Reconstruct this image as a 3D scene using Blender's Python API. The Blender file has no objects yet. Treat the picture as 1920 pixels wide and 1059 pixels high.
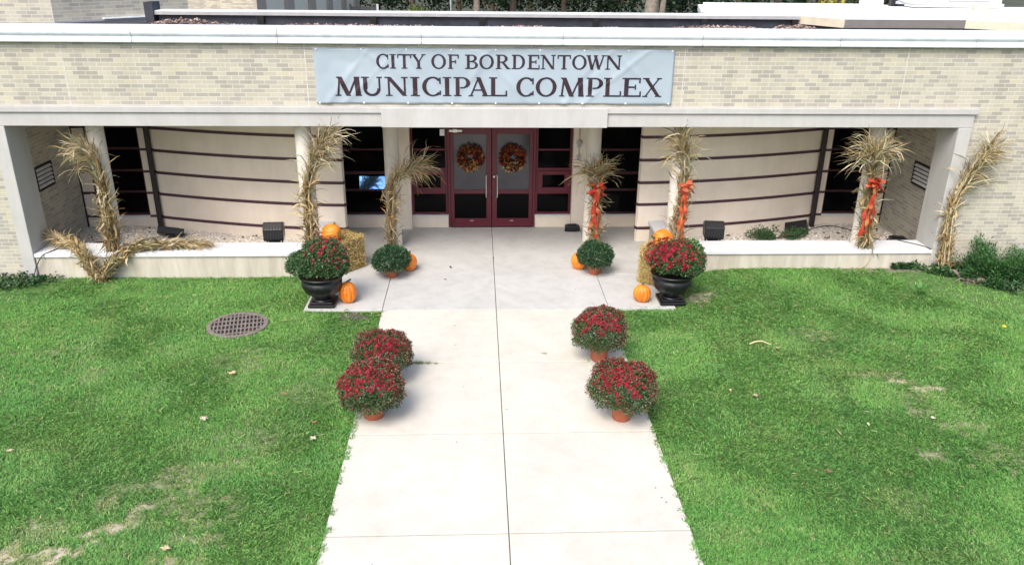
import bpy, math, random
import numpy as np
from math import sin, cos, pi, radians as R
from mathutils import Vector, Matrix
random.seed(7)
S = bpy.context.scene
COL = S.collection

# ------------------------------------------------------------------ materials
def nt(name):
    m = bpy.data.materials.new(name); m.use_nodes = True
    t = m.node_tree; t.nodes.clear()
    o = t.nodes.new('ShaderNodeOutputMaterial'); b = t.nodes.new('ShaderNodeBsdfPrincipled')
    t.links.new(b.outputs[0], o.inputs[0])
    return m, t, b, o
def nd(t, kind, **kw):
    n = t.nodes.new(kind)
    for k, v in kw.items():
        if k in n.inputs.keys(): n.inputs[k].default_value = v
        else: setattr(n, k, v)
    return n
def ramp(t, fac, stops, interp='LINEAR'):
    r = t.nodes.new('ShaderNodeValToRGB'); r.color_ramp.interpolation = interp
    e = r.color_ramp.elements
    while len(e) < len(stops): e.new(.5)
    for el, (p, c) in zip(e, stops):
        el.position = p; el.color = (*c, 1) if len(c) == 3 else c
    t.links.new(fac, r.inputs[0]); return r.outputs[0]
def mix(t, fac, a, b, mode='MIX'):
    n = t.nodes.new('ShaderNodeMix'); n.data_type = 'RGBA'; n.blend_type = mode
    for s, v in ((n.inputs[0], fac), (n.inputs[6], a), (n.inputs[7], b)):
        if hasattr(v, 'is_linked') or hasattr(v, 'links'): t.links.new(v, s)
        else: s.default_value = v if not isinstance(v, tuple) else (*v[:3], 1)
    return n.outputs[2]
def bump(t, b, h, strength=.3, dist=.01):
    n = nd(t, 'ShaderNodeBump'); n.inputs['Strength'].default_value = strength; n.inputs['Distance'].default_value = dist
    t.links.new(h, n.inputs['Height']); t.links.new(n.outputs[0], b.inputs['Normal'])
def noise(t, scale, detail=4, rough=.6, coord='Object', stretch=None):
    tc = nd(t, 'ShaderNodeTexCoord'); v = tc.outputs[coord]
    if stretch:
        mp = nd(t, 'ShaderNodeMapping'); mp.inputs['Scale'].default_value = stretch; t.links.new(v, mp.inputs[0]); v = mp.outputs[0]
    n = nd(t, 'ShaderNodeTexNoise', Scale=scale, Detail=detail, Roughness=rough); t.links.new(v, n.inputs['Vector'])
    return n.outputs['Fac']
def simple(name, col, rough=.6, var=.15, scale=6, bs=0., bscale=60, metal=0., spec=.5, coat=0.):
    m, t, b, o = nt(name)
    f = noise(t, scale)
    lo = tuple(c * (1 - var) for c in col); hi = tuple(min(1, c * (1 + var)) for c in col)
    t.links.new(ramp(t, f, [(.3, lo), (.7, hi)]), b.inputs['Base Color'])
    b.inputs['Roughness'].default_value = rough; b.inputs['Metallic'].default_value = metal
    b.inputs['Specular IOR Level'].default_value = spec
    if coat: b.inputs['Coat Weight'].default_value = coat
    if bs: bump(t, b, noise(t, bscale, 5), bs)
    return m
def attr_mat(name, rough=.6, spec=.3, transl=0., bs=0, bscale=80):
    m, t, b, o = nt(name)
    a = nd(t, 'ShaderNodeAttribute', attribute_name='Col')
    t.links.new(a.outputs['Color'], b.inputs['Base Color'])
    b.inputs['Roughness'].default_value = rough; b.inputs['Specular IOR Level'].default_value = spec
    if bs: bump(t, b, noise(t, bscale, 4), bs)
    if transl:
        tr = nd(t, 'ShaderNodeBsdfTranslucent'); t.links.new(a.outputs['Color'], tr.inputs['Color'])
        ms = nd(t, 'ShaderNodeMixShader'); ms.inputs[0].default_value = transl
        t.links.new(b.outputs[0], ms.inputs[1]); t.links.new(tr.outputs[0], ms.inputs[2]); t.links.new(ms.outputs[0], o.inputs[0])
    return m
def brick_mat(name, cream, grey, mortar, greyfrac=.36, stain=.12):
    m, t, b, o = nt(name)
    tc = nd(t, 'ShaderNodeTexCoord')
    br = nd(t, 'ShaderNodeTexBrick')
    br.offset = .38; br.offset_frequency = 2
    for k, v in (('Scale', 1), ('Mortar Size', .0052), ('Mortar Smooth', .25), ('Bias', 0), ('Brick Width', .2032), ('Row Height', .0677)): br.inputs[k].default_value = v
    br.inputs['Color1'].default_value = (0, 0, 0, 1); br.inputs['Color2'].default_value = (1, 1, 1, 1); br.inputs['Mortar'].default_value = (.5, .5, .5, 1)
    t.links.new(tc.outputs['UV'], br.inputs['Vector'])
    g2 = tuple(c * 1.1 for c in grey); c2 = tuple(c * .93 for c in cream); c3 = (cream[0]*1.04, cream[1]*1.03, cream[2]*.98)
    rc = ramp(t, br.outputs['Color'], [(0, grey), (greyfrac * .55, g2), (greyfrac, (cream[0]*.88, cream[1]*.88, cream[2]*.9)), (greyfrac + .12, c2), (.75, cream), (.9, c3)], 'CONSTANT')
    col = mix(t, br.outputs['Fac'], rc, mortar)
    n1 = noise(t, .55, 5, .65)
    col = mix(t, stain, col, ramp(t, n1, [(.35, (.45, .44, .41)), (.65, (1, 1, .97))]), 'MULTIPLY')
    st = noise(t, 3.2, 5, .7, stretch=(1, 1, .07)); col = mix(t, .22, col, ramp(t, st, [(.34, (.62, .60, .56)), (.56, (1, 1, 1))]), 'MULTIPLY')
    n2 = noise(t, 45, 4)
    col = mix(t, .35, col, ramp(t, n2, [(.2, (.72, .72, .72)), (.8, (1, 1, 1))]), 'MULTIPLY')
    t.links.new(col, b.inputs['Base Color']); b.inputs['Roughness'].default_value = .82; b.inputs['Specular IOR Level'].default_value = .25
    inv = nd(t, 'ShaderNodeMath', operation='MULTIPLY_ADD'); t.links.new(br.outputs['Fac'], inv.inputs[0]); inv.inputs[1].default_value = -1; t.links.new(n2, inv.inputs[2])
    bump(t, b, inv.outputs[0], .35, .004)
    return m
def stucco(name, col, streak=.25):
    m, t, b, o = nt(name)
    f = noise(t, 1.3, 6, .65)
    c = ramp(t, f, [(.3, tuple(x * .9 for x in col)), (.7, tuple(min(1, x * 1.05) for x in col))])
    s = noise(t, 5, 5, .7, stretch=(1, 1, .12))
    c = mix(t, streak, c, ramp(t, s, [(.38, (.6, .56, .5)), (.6, (1, 1, 1))]), 'MULTIPLY')
    g = noise(t, 130, 3)
    c = mix(t, .3, c, ramp(t, g, [(.3, (.8, .8, .8)), (.7, (1, 1, 1))]), 'MULTIPLY')
    t.links.new(c, b.inputs['Base Color']); b.inputs['Roughness'].default_value = .85; b.inputs['Specular IOR Level'].default_value = .2
    bump(t, b, g, .35, .004)
    return m
M = {}
CREAM, GREY, MORT = (.50, .470, .385), (.362, .344, .300), (.60, .585, .53)
M['brick'] = brick_mat('buff_brick', CREAM, GREY, MORT)
M['brick_far'] = brick_mat('weathered_buff_brick', (.66, .60, .48), (.46, .42, .35), (.46, .42, .35), .45)
M['stucco'] = stucco('beige_stucco', (.80, .705, .59), .10)
M['column'] = stucco('column_render', (.66, .615, .55), .10)
M['beam'] = stucco('pale_render', (.475, .470, .456), .16)
M['planter'] = stucco('planter_render', (.54, .505, .43), .5)
M['cap'] = stucco('cast_stone_cap', (.63, .645, .665), .12)
M['coping'] = stucco('blue_white_coping', (.66, .715, .77), .25)
M['caulk'] = simple('pale_caulk', (.58, .58, .55), .8)
M['seam'] = simple('dirty_seam', (.22, .23, .24), .9)
M['stripe'] = simple('plum_reveal', (.065, .024, .036), .6, .2)
M['maroon'] = simple('maroon_aluminium', (.10, .005, .017), .38, .1, 3, spec=.5)
M['dark_trim'] = simple('dark_plum_trim', (.018, .010, .014), .55)
M['maroon_dim'] = simple('dimmed_maroon_aluminium', (.034, .003, .008), .45, .1, 3)  # same maroon, darkened so the colour holds the dimness of the set-back frames
M['glass'] = simple('dark_glass', (.002, .002, .003), .08, .1, spec=.07)
M['door_glass'] = simple('grey_door_glass', (.032, .032, .042), .12, .35, 2.5, spec=.6)
M['door_glass_low'] = simple('smoked_glass_dark_room', (.01, .012, .025), .07, .2, 2.5, spec=.4)
M['steel'] = simple('brushed_steel', (.62, .6, .57), .3, .08, metal=.8)
M['white_metal'] = simple('white_metal', (.8, .82, .84), .4, .05)
M['grey_metal'] = simple('grey_metal', (.36, .36, .37), .5, .1)
M['vent'] = simple('aged_aluminium', (.60, .60, .61), .5, .12)
M['membrane'] = simple('white_roof_membrane', (.78, .78, .76), .6, .06, 2)
M['roof_trim'] = simple('beige_roof_trim', (.58, .52, .40), .6, .08)
M['roof_trim_shaded'] = simple('shaded_beige_trim', (.17, .16, .15), .6, .08)  # beige trim on the frontal run, its shade put into the colour
M['black_roof'] = simple('black_roofing', (.028, .03, .042), .6, .45, 4, .2, 20)
M['black'] = simple('glossy_black_plastic', (.007, .007, .009), .36, .2, spec=.5)
M['black_matte'] = simple('black_powder_coat', (.012, .012, .014), .5, .2, spec=.3, bs=.1)
M['cable'] = simple('black_cable', (.02, .02, .02), .6)
M['terracotta'] = simple('terracotta_plastic', (.33, .09, .042), .55, .12, 8)
M['wood_fence'] = simple('weathered_wood', (.12, .11, .105), .85, .3, 5)
M['rust'] = simple('rusty_iron', (.175, .145, .13), .75, .35, 14, .3, 60)
M['pit'] = simple('pit_dark', (.008, .008, .008), .9)
M['twine'] = simple('sisal_twine', (.4, .28, .12), .8)
M['bark'] = simple('bark', (.10, .075, .055), .9, .4, 9, .8, 14)
M['bark_pale'] = simple('pale_bark', (.26, .22, .18), .9, .3, 6, .6, 14)
M['root'] = simple('weathered_root', (.22, .16, .14), .9, .3, 9, .8, 20)
M['letters'] = simple('maroon_print', (.024, .007, .012), .6, .15)
M['letter_edge'] = simple('navy_print_edge', (.018, .028, .075), .6, .15)
M['twig'] = simple('bleached_twig', (.62, .50, .30), .8)
for k, tr in (('grass', .35), ('leaf', .15), ('corn', .25), ('petal', .2), ('straw', .15), ('litter', .1)): M[k] = attr_mat(k + '_blades', .65 if k != 'leaf' else .5, .25, tr)
M['stones'] = attr_mat('pebbles', .85, .2)
M['ribbon'] = attr_mat('sheer_ribbon', .35, .5, .3)

def pumpkin_mat():
    m, t, b, o = nt('pumpkin_skin')
    f = noise(t, 7, 5); s = noise(t, 60, 3)
    c = ramp(t, f, [(.3, (.55, .125, .008)), (.5, (.72, .20, .012)), (.75, (.80, .29, .035))])
    c = mix(t, .35, c, ramp(t, s, [(.55, (1, 1, 1)), (.75, (.75, .6, .5))]), 'MULTIPLY')
    t.links.new(c, b.inputs['Base Color']); b.inputs['Roughness'].default_value = .5; bump(t, b, s, .2, .004)
    return m
M['pumpkin'] = pumpkin_mat()
M['stem'] = simple('pumpkin_stem', (.085, .075, .035), .8, .3, 20)

def concrete_mat(name, base, stainw):
    m, t, b, o = nt(name)
    f = noise(t, .9, 6, .7); g = noise(t, 4, 6, .7); h = noise(t, 160, 3)
    c = ramp(t, f, [(.3, tuple(x * .86 for x in base)), (.62, base)])
    c = mix(t, stainw, c, ramp(t, g, [(.3, (.66, .62, .55)), (.55, (1, 1, 1))]), 'MULTIPLY')
    c = mix(t, .3, c, ramp(t, h, [(.28, (.75, .74, .72)), (.6, (1, 1, 1))]), 'MULTIPLY')
    tcs = nd(t, 'ShaderNodeTexCoord'); vo = nd(t, 'ShaderNodeTexVoronoi', Scale=3.1); t.links.new(tcs.outputs['Object'], vo.inputs['Vector'])
    c = mix(t, .85, c, ramp(t, vo.outputs['Distance'], [(.028, (.25, .22, .18)), (.045, (1, 1, 1))]), 'MULTIPLY')
    w = noise(t, 2.1, 7, .72, stretch=(1, 1, 1))
    c = mix(t, stainw * .8, c, ramp(t, w, [(.66, (1, 1, 1)), (.76, (.62, .54, .45))]), 'MULTIPLY')
    t.links.new(c, b.inputs['Base Color']); b.inputs['Roughness'].default_value = .8; b.inputs['Specular IOR Level'].default_value = .3
    bump(t, b, h, .25, .003)
    return m
M['walk'] = concrete_mat('walk_concrete', (.60, .568, .50), .27)
M['porch'] = concrete_mat('shaded_porch_concrete', (.505, .503, .485), .36)  # darker and bluer than the walk: the building's shade is in the colour
M['joint'] = simple('joint_dirt', (.05, .045, .038), .95, .3, 5)

def banner_mat():
    m, t, b, o = nt('banner_vinyl')
    f = noise(t, 1.2, 4)
    t.links.new(ramp(t, f, [(.3, (.295, .36, .415)), (.7, (.345, .41, .465))]), b.inputs['Base Color'])
    b.inputs['Roughness'].default_value = .55; b.inputs['Specular IOR Level'].default_value = .35
    return m
M['banner'] = banner_mat()
def soil_mat():
    m, t, b, o = nt('lawn_soil')
    a = nd(t, 'ShaderNodeAttribute', attribute_name='Col')
    g = noise(t, 30, 5, .7)
    c = mix(t, .6, a.outputs['Color'], ramp(t, g, [(.3, (.5, .5, .5)), (.7, (1.1, 1.1, 1.1))]), 'MULTIPLY')
    t.links.new(c, b.inputs['Base Color']); b.inputs['Roughness'].default_value = .95; bump(t, b, g, .6, .02)
    return m
M['soil'] = soil_mat()
M['far_ground'] = simple('far_ground_litter', (.045, .05, .025), .95, .4, .4)
M['gravel_base'] = simple('gravel_bed', (.66, .60, .53), .95, .25, 40, .8, 60)
M['roof_gravel'] = simple('roof_ballast', (.15, .135, .14), .95, .5, 25, .8, 40)

# ------------------------------------------------------------------ mesh tools
def np_mesh(name, V, F, mats, col=None, smooth=False, mi=None):
    V = np.asarray(V, dtype=np.float32); F = np.asarray(F, dtype=np.int32)
    me = bpy.data.meshes.new(name); k = F.shape[1]; n = len(F)
    me.vertices.add(len(V)); me.vertices.foreach_set('co', V.ravel())
    me.loops.add(n * k); me.loops.foreach_set('vertex_index', F.ravel())
    me.polygons.add(n); me.polygons.foreach_set('loop_start', np.arange(0, n * k, k, dtype=np.int32))
    if mi is not None: me.polygons.foreach_set('material_index', np.asarray(mi, dtype=np.int32))
    if smooth: me.polygons.foreach_set('use_smooth', np.ones(n, dtype=bool))
    for m in mats: me.materials.append(m)
    if col is not None:
        ca = me.color_attributes.new('Col', 'FLOAT_COLOR', 'POINT')
        c4 = np.ones((len(V), 4), dtype=np.float32); c4[:, :3] = col; ca.data.foreach_set('color', c4.ravel())
    me.update(calc_edges=True); me.validate()
    return me
def link(name, me, parent=None, loc=(0, 0, 0), rz=0.):
    o = bpy.data.objects.new(name, me); COL.objects.link(o); o.location = loc; o.rotation_euler = (0, 0, rz)
    if parent: o.parent = parent
    return o
def tag(o, label=None, cat=None, group=None, kind=None):
    if label: o['label'] = label
    if cat: o['category'] = cat
    if group: o['group'] = group
    if kind: o['kind'] = kind
    return o
def empty(name, loc, label, cat, group=None, rz=0.):
    o = bpy.data.objects.new(name, None); COL.objects.link(o); o.location = loc; o.rotation_euler = (0, 0, rz); o.empty_display_size = .1
    return tag(o, label, cat, group)
class MB:
    def __init__(s): s.v = []; s.f = []; s.m = []; s.c = []
    def add(s, vs, fs, mi=0, col=(1, 1, 1)):
        b = len(s.v); s.v += [tuple(p) for p in vs]; s.f += [tuple(i + b for i in f) for f in fs]; s.m += [mi] * len(fs)
        s.c += [tuple(col)] * len(vs)
    def box(s, x0, x1, y0, y1, z0, z1, mi=0):
        s.add([(x0,y0,z0),(x1,y0,z0),(x1,y1,z0),(x0,y1,z0),(x0,y0,z1),(x1,y0,z1),(x1,y1,z1),(x0,y1,z1)],
              [(3,2,1,0),(4,5,6,7),(0,1,5,4),(1,2,6,5),(2,3,7,6),(3,0,4,7)], mi)
    def obox(s, c, ax, ay, az, mi=0):   # oriented box: centre and three half vectors
        c, ax, ay, az = map(Vector, (c, ax, ay, az))
        vs = [c + sx*ax + sy*ay + sz*az for sz in (-1, 1) for sx, sy in ((-1,-1),(1,-1),(1,1),(-1,1))]
        s.add(vs, [(3,2,1,0),(4,5,6,7),(0,1,5,4),(1,2,6,5),(2,3,7,6),(3,0,4,7)], mi)
    def prism(s, poly, z0, z1, mi=0):   # poly counter-clockwise
        n = len(poly)
        s.add([(x, y, z0) for x, y in poly] + [(x, y, z1) for x, y in poly],
              [tuple(range(n - 1, -1, -1)), tuple(range(n, 2 * n))] + [(i, (i+1) % n, n + (i+1) % n, n + i) for i in range(n)], mi)
    def extrude_x(s, prof, x0, x1, mi=0):   # prof: list of (y,z)
        n = len(prof)
        s.add([(x0, y, z) for y, z in prof] + [(x1, y, z) for y, z in prof],
              [tuple(range(n)), tuple(range(2*n-1, n-1, -1))] + [(i, n + i, n + (i+1) % n, (i+1) % n) for i in range(n)], mi)
    def tube(s, pts, rad, n=8, mi=0, col=(1, 1, 1), cap=True):
        pts = [Vector(p) for p in pts]; k = len(pts)
        if not hasattr(rad, '__len__'): rad = [rad] * k
        vs = []; up = Vector((.3, .2, 1)).normalized(); t0 = (pts[1] - pts[0]).normalized()
        a = t0.cross(up if abs(t0.dot(up)) < .9 else Vector((1, 0, 0))).normalized()
        for i, p in enumerate(pts):
            t = (pts[min(i+1, k-1)] - pts[max(i-1, 0)]).normalized()
            a = (a - t * a.dot(t)).normalized(); b = t.cross(a)
            vs += [p + (a * cos(2*pi*j/n) + b * sin(2*pi*j/n)) * rad[i] for j in range(n)]
        fs = [(i*n + j, i*n + (j+1) % n, (i+1)*n + (j+1) % n, (i+1)*n + j) for i in range(k-1) for j in range(n)]
        if cap: fs += [tuple(range(n-1, -1, -1)), tuple(range((k-1)*n, k*n))]
        s.add(vs, fs, mi, col)
    def lathe(s, prof, n=24, c=(0, 0, 0), mi=0, fn=None, sq=None):
        vs = []
        for (r, z) in prof:
            for j in range(n):
                a = 2*pi*j/n; rr = r * (fn(a, z) if fn else 1)
                vs.append((c[0] + rr*cos(a), c[1] + rr*sin(a), c[2] + z))
        k = len(prof)
        fs = [(i*n + j, i*n + (j+1) % n, (i+1)*n + (j+1) % n, (i+1)*n + j) for i in range(k-1) for j in range(n)]
        fs += [tuple(range(n-1, -1, -1)), tuple(range((k-1)*n, k*n))]
        s.add(vs, fs, mi)
    def build(s, name, mats, parent=None, loc=(0, 0, 0), rz=0., bevel=0., smooth=False, col=False, seg=2):
        if not isinstance(mats, (list, tuple)): mats = [mats]
        me = bpy.data.meshes.new(name); me.from_pydata(s.v, [], s.f)
        for m in mats: me.materials.append(m)
        for p, mi in zip(me.polygons, s.m): p.material_index = mi; p.use_smooth = smooth
        uv = me.uv_layers.new(name='UVMap')
        for p in me.polygons:
            nn = p.normal
            if abs(nn.z) > .9: tx, ty = Vector((1, 0, 0)), Vector((0, 1, 0))
            else: tx = Vector((-nn.y, nn.x, 0)).normalized(); ty = Vector((0, 0, 1))
            for li in p.loop_indices:
                co = me.vertices[me.loops[li].vertex_index].co; uv.data[li].uv = (co.dot(tx) + 50, co.dot(ty) + 50)
        if col:
            ca = me.color_attributes.new('Col', 'FLOAT_COLOR', 'POINT')
            for i, c in enumerate(s.c): ca.data[i].color = (*c, 1)
        o = link(name, me, parent, loc, rz)
        if bevel:
            b = o.modifiers.new('Bevel', 'BEVEL'); b.width = bevel; b.segments = seg; b.limit_method = 'ANGLE'; b.angle_limit = R(40)
        return o
rng = np.random.default_rng(11)
class Noise2:
    def __init__(s, cell, seed): s.c = cell; s.g = np.random.default_rng(seed).random((97, 89))
    def __call__(s, x, y):
        u = np.asarray(x) / s.c + 40.3; v = np.asarray(y) / s.c + 40.7
        i = np.floor(u).astype(int); j = np.floor(v).astype(int); fx = u - i; fy = v - j
        fx = fx*fx*(3-2*fx); fy = fy*fy*(3-2*fy); g = s.g; a, b = 97, 89
        return (g[i % a, j % b]*(1-fx)*(1-fy) + g[(i+1) % a, j % b]*fx*(1-fy) + g[i % a, (j+1) % b]*(1-fx)*fy + g[(i+1) % a, (j+1) % b]*fx*fy)
def unit(v): return v / np.maximum(1e-9, np.linalg.norm(v, axis=-1, keepdims=True))
def sstep(a, b, x): t = np.clip((x - a) / (b - a), 0, 1); return t*t*(3-2*t)

def leaf_cloud(P, D, size, wid, cols, fold=.25, jitter=.5, r=rng):
    """one folded rhombus per point P growing along D"""
    n = len(P); D = unit(D + r.normal(size=(n, 3)) * jitter)
    Wd = unit(np.cross(D, r.normal(size=(n, 3)))); N = np.cross(D, Wd)
    L = size[:, None]; W = wid[:, None]
    V = np.stack([P, P + D*L*.45 + Wd*W + N*W*fold, P + D*L, P + D*L*.45 - Wd*W + N*W*fold], 1).reshape(-1, 3)
    b = np.arange(n)[:, None] * 4
    F = np.concatenate([b + [0, 1, 2], b + [0, 2, 3]], 1).reshape(-1, 3)
    return V, F, np.repeat(cols, 4, 0)
def palette(n, cols, w, var=.15, r=rng):
    c = np.array(cols)[r.choice(len(cols), n, p=np.array(w)/sum(w))]
    return np.clip(c * (1 + r.normal(size=(n, 1)) * var), 0.001, 1)
def join(parts):
    V, F, C, b = [], [], [], 0
    for v, f, c in parts: V.append(v); F.append(f + b); C.append(c); b += len(v)
    return np.concatenate(V), np.concatenate(F), np.concatenate(C)

# ------------------------------------------------------------------ ground
BARE = [(-4.21,-6.89,.24,.12),(-3.86,-6.5,.13,.09),(-3.97,-6.75,.17,.08),(-4.35,-7.1,.25,.14),(-3.35,-6.67,.2,.09),(-3.12,-6.8,.14,.09),(-2.96,-6.32,.1,.09),(-4.55,-7.35,.3,.16),(-3.62,-5.9,.3,.2),(-4.2,-6.4,.16,.16),(-4.75,-7.2,.3,.16),
        (5.79,-4.18,.24,.09),(5.52,-3.98,.22,.09),(5.03,-5.68,.2,.14),(5.5,-4.75,.22,.12),(5.85,-5.1,.3,.2),(-2.27,-1.7,.2,.13),(3.4,-1.09,.3,.22),(7.1,.12,.7,.25),(-6.4,-2.9,.22,.3),(5.03,-2.42,.3,.22),(5.86,-5.76,.4,.2),(-3.03,-7.0,.22,.1),(-3.2,-7.35,.25,.14),(-4.0,-6.1,.35,.2),(-3.4,-6.5,.5,.25),(-4.7,-6.8,.3,.2),(-3.0,-5.7,.3,.2),(5.2,-3.8,.3,.1),(5.65,-4.4,.5,.25),(4.2,-6.6,.4,.25),(-5.6,-3.6,.3,.3),(-3.5,-3.2,.5,.4),(-2.5,-4.1,.4,.4),(-3.0,-5.2,.5,.4)]
STRONG = [1,.9,.9,1,.6,.5,.75,1,.45,.5,.8, .85,.9,.6,.55,.4,1,.8,1,.35,.35,.3,.5,.6,.35,.35,.4,.3,.5,.25,.15,.25,.2,.2,.2]
nA, nB, nC = Noise2(.09, 1), Noise2(.35, 2), Noise2(1.5, 3)
def bare(x, y):
    m = np.zeros_like(x)
    for (cx, cy, rx, ry), s in zip(BARE, STRONG):
        d = np.sqrt(((x-cx)/rx)**2 + ((y-cy)/ry)**2) + (nA(x, y)-.5)*1.5 + (nB(x, y)-.5)*1.0
        m = np.maximum(m, s * (1 - sstep(.45, 1.2, d)))
    return m * (.5 + .5*sstep(.30, .58, nA(x*1.4+2, y*1.4)))
def lawn_h(x, y): return -.035 + .12*sstep(2.9, 4.6, x)*sstep(-2.4, -.1, y) + (nC(x, y)-.5)*.03
def build_ground():
    m = MB(); m.add([(-400, -60, -.16), (400, -60, -.16), (400, 500, -.16), (-400, 500, -.16)], [(0, 1, 2, 3)])
    tag(m.build('ground', M['far_ground']), 'dark leafy ground running back under the trees behind the building', 'ground', kind='structure')
    xs = np.arange(-12, 12.01, .06); ys = np.arange(-10.5, .61, .06)
    X, Y = np.meshgrid(xs, ys); b = bare(X, Y); Z = lawn_h(X, Y) + b*.004
    V = np.stack([X, Y, Z], -1).reshape(-1, 3)
    nx, ny = len(xs), len(ys); I = np.arange(nx*ny).reshape(ny, nx)
    F = np.stack([I[:-1, :-1], I[:-1, 1:], I[1:, 1:], I[1:, :-1]], -1).reshape(-1, 4)
    soil = np.array([.085, .165, .040]); dry = np.array([.56, .48, .37]); C = soil + (dry - soil) * b.reshape(-1, 1)
    dark = (np.hypot((X+2.27)/.22, (Y+1.7)/.14) < 1.25).reshape(-1); C[dark] = (.09, .08, .075)
    dk = (np.hypot((X-7.1)/.8, (Y-.12)/.3) < 1.2).reshape(-1); C[dk] = (.22, .19, .15)
    me = np_mesh('lawn_ground', V, F, [M['soil']], C, True)
    tag(link('lawn_ground', me), 'soil of the front lawn with dry bare patches', 'lawn', kind='structure')
build_ground()

GR = (-4.02, -2.03, .46)    # drain grate
def build_grass():
    r = np.random.default_rng(5)
    n = 130000
    y = -8.1 + 8.75 * r.random(n)**1.0
    half = 4.2 + (y + 8.1) * .62
    x = (r.random(n)*2 - 1) * (half + .9) + .2
    keep = np.ones(n, bool)
    e = (nA(x*1.7, y*1.7) - .5) * .075 + (nA(x*4.1+3, y*4.1) - .5) * .03
    keep &= ~((np.abs(x) < 1.835 + e) & (y < -1.4))
    keep &= ~((x > -3.14 + e) & (x < 2.98 + e) & (y > -1.52 + e))
    keep &= ~((np.abs(x) > 2.9) & (np.abs(x) < 8.3) & (y > .0))
    keep &= np.hypot(x - GR[0], y - GR[1]) > GR[2] - .015 + e*.5
    keep &= y < .02
    b = bare(x, y); keep &= r.random(n) > b * .84
    keep &= ~((x > 7.2) & (y > -1.9 + (8.4-x)*.75) & (r.random(n) < .75))
    keep &= ~((x < -7.5) & (y > -1.0) & (r.random(n) < .7))
    x, y, b = x[keep], y[keep], b[keep]; n = len(x)
    jx = np.concatenate([-1.75 + .95*r.random(110), 1.2 + .6*r.random(25)])
    jy = np.concatenate([-3.339 + .010*r.normal(size=110), -3.339 + .010*r.normal(size=25)])
    jk = nA(jx*2.3, jy*2.3 + jx) > .52; x = np.concatenate([x, jx[jk]]); y = np.concatenate([y, jy[jk]]); b = np.concatenate([b, np.full(jk.sum(), .55)]); n = len(x)
    hue = np.clip(nB(x, y)*.40 + nC(x, y)*.38 + nA(x*.6, y*.6)*.28 - .03 + r.normal(size=n)*.14, 0, 1)
    deep = np.array([.106, .288, .064]); lime = np.array([.212, .402, .100]); dry = np.array([.44, .40, .20])
    ct = deep + (lime - deep) * hue[:, None]
    cv = (sstep(.58, .78, nB(x*.8+17, y*.8+5))*.16)[:, None]; ct = ct*(1-cv) + np.array([.14, .33, .12])*cv
    dr = np.clip(b*.9 + (nB(x+9, y+3) > .74)*.10 + (r.random(n) < .045)*.6, 0, .9)[:, None]
    ct = ct*(1-dr) + dry*dr
    K = 6
    px = np.repeat(x, K) + r.normal(size=n*K)*.022; py = np.repeat(y, K) + r.normal(size=n*K)*.022
    cc = np.repeat(ct, K, 0) * (1 + r.normal(size=(n*K, 1))*.20)
    N = n*K
    L = (.026 + .036*r.random(N)) * np.repeat(.86 + .34*nB(x-5, y+7), K) * (1 - .3*np.repeat(b, K)); w = .0032 + .0028*r.random(N)
    base_dir = np.repeat(nC(x*2, y*2)*6.28, K)
    a = base_dir + r.normal(size=N)*1.3; lean = .35 + .75*r.random(N)
    z = np.where((np.abs(px) < 1.845) | ((py > -1.505) & (px > -3.11) & (px < 2.95)), -.006, lawn_h(px, py))
    D = np.stack([np.cos(a)*lean, np.sin(a)*lean, np.ones(N)], 1); D = unit(D)
    D2 = unit(D + np.stack([np.cos(a)*.7, np.sin(a)*.7, -.45*np.ones(N)], 1))
    Wd = unit(np.stack([-np.sin(a), np.cos(a), np.zeros(N)], 1) + r.normal(size=(N, 3))*.3)
    P = np.stack([px, py, z], 1); Mi = P + D*(L*.55)[:, None]; T = Mi + D2*(L*.55)[:, None]
    ww = w[:, None]*Wd
    V = np.stack([P - ww*.7, P + ww*.7, Mi + ww, Mi - ww, T], 1).reshape(-1, 3)
    bb = np.arange(N)[:, None]*5
    F = np.concatenate([bb + [0, 1, 2], bb + [0, 2, 3], bb + [3, 2, 4]], 1).reshape(-1, 3)
    C = np.clip(np.repeat(cc, 5, 0), .002, 1)
    q = 420; sx = r.random(q)*15 - 7.5; sy = -7.8 + 7.6*r.random(q); ok = (np.abs(sx) > 1.95) & ~((sy > -1.6) & (np.abs(sx) < 3.3)); sx, sy = sx[ok], sy[ok]; q = len(sx)
    aa = r.random(q)*6.28; ll = .06 + .16*r.random(q)**2
    v2, f2, c2 = leaf_cloud(np.stack([sx, sy, lawn_h(sx, sy) + .05], 1), np.stack([np.cos(aa), np.sin(aa), .12*r.normal(size=q)], 1), ll, np.full(q, .0035), palette(q, [(.60, .54, .30), (.45, .42, .20), (.34, .24, .12)], [3, 2, 1], .15, r), jitter=.02, r=r)
    V, F, C = join([(V, F, C), (v2, f2, c2)])
    tag(link('lawn_grass', np_mesh('lawn_grass', V, F, [M['grass']], C)), 'mown green grass of the front lawn', 'grass', kind='stuff')
build_grass()

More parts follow.
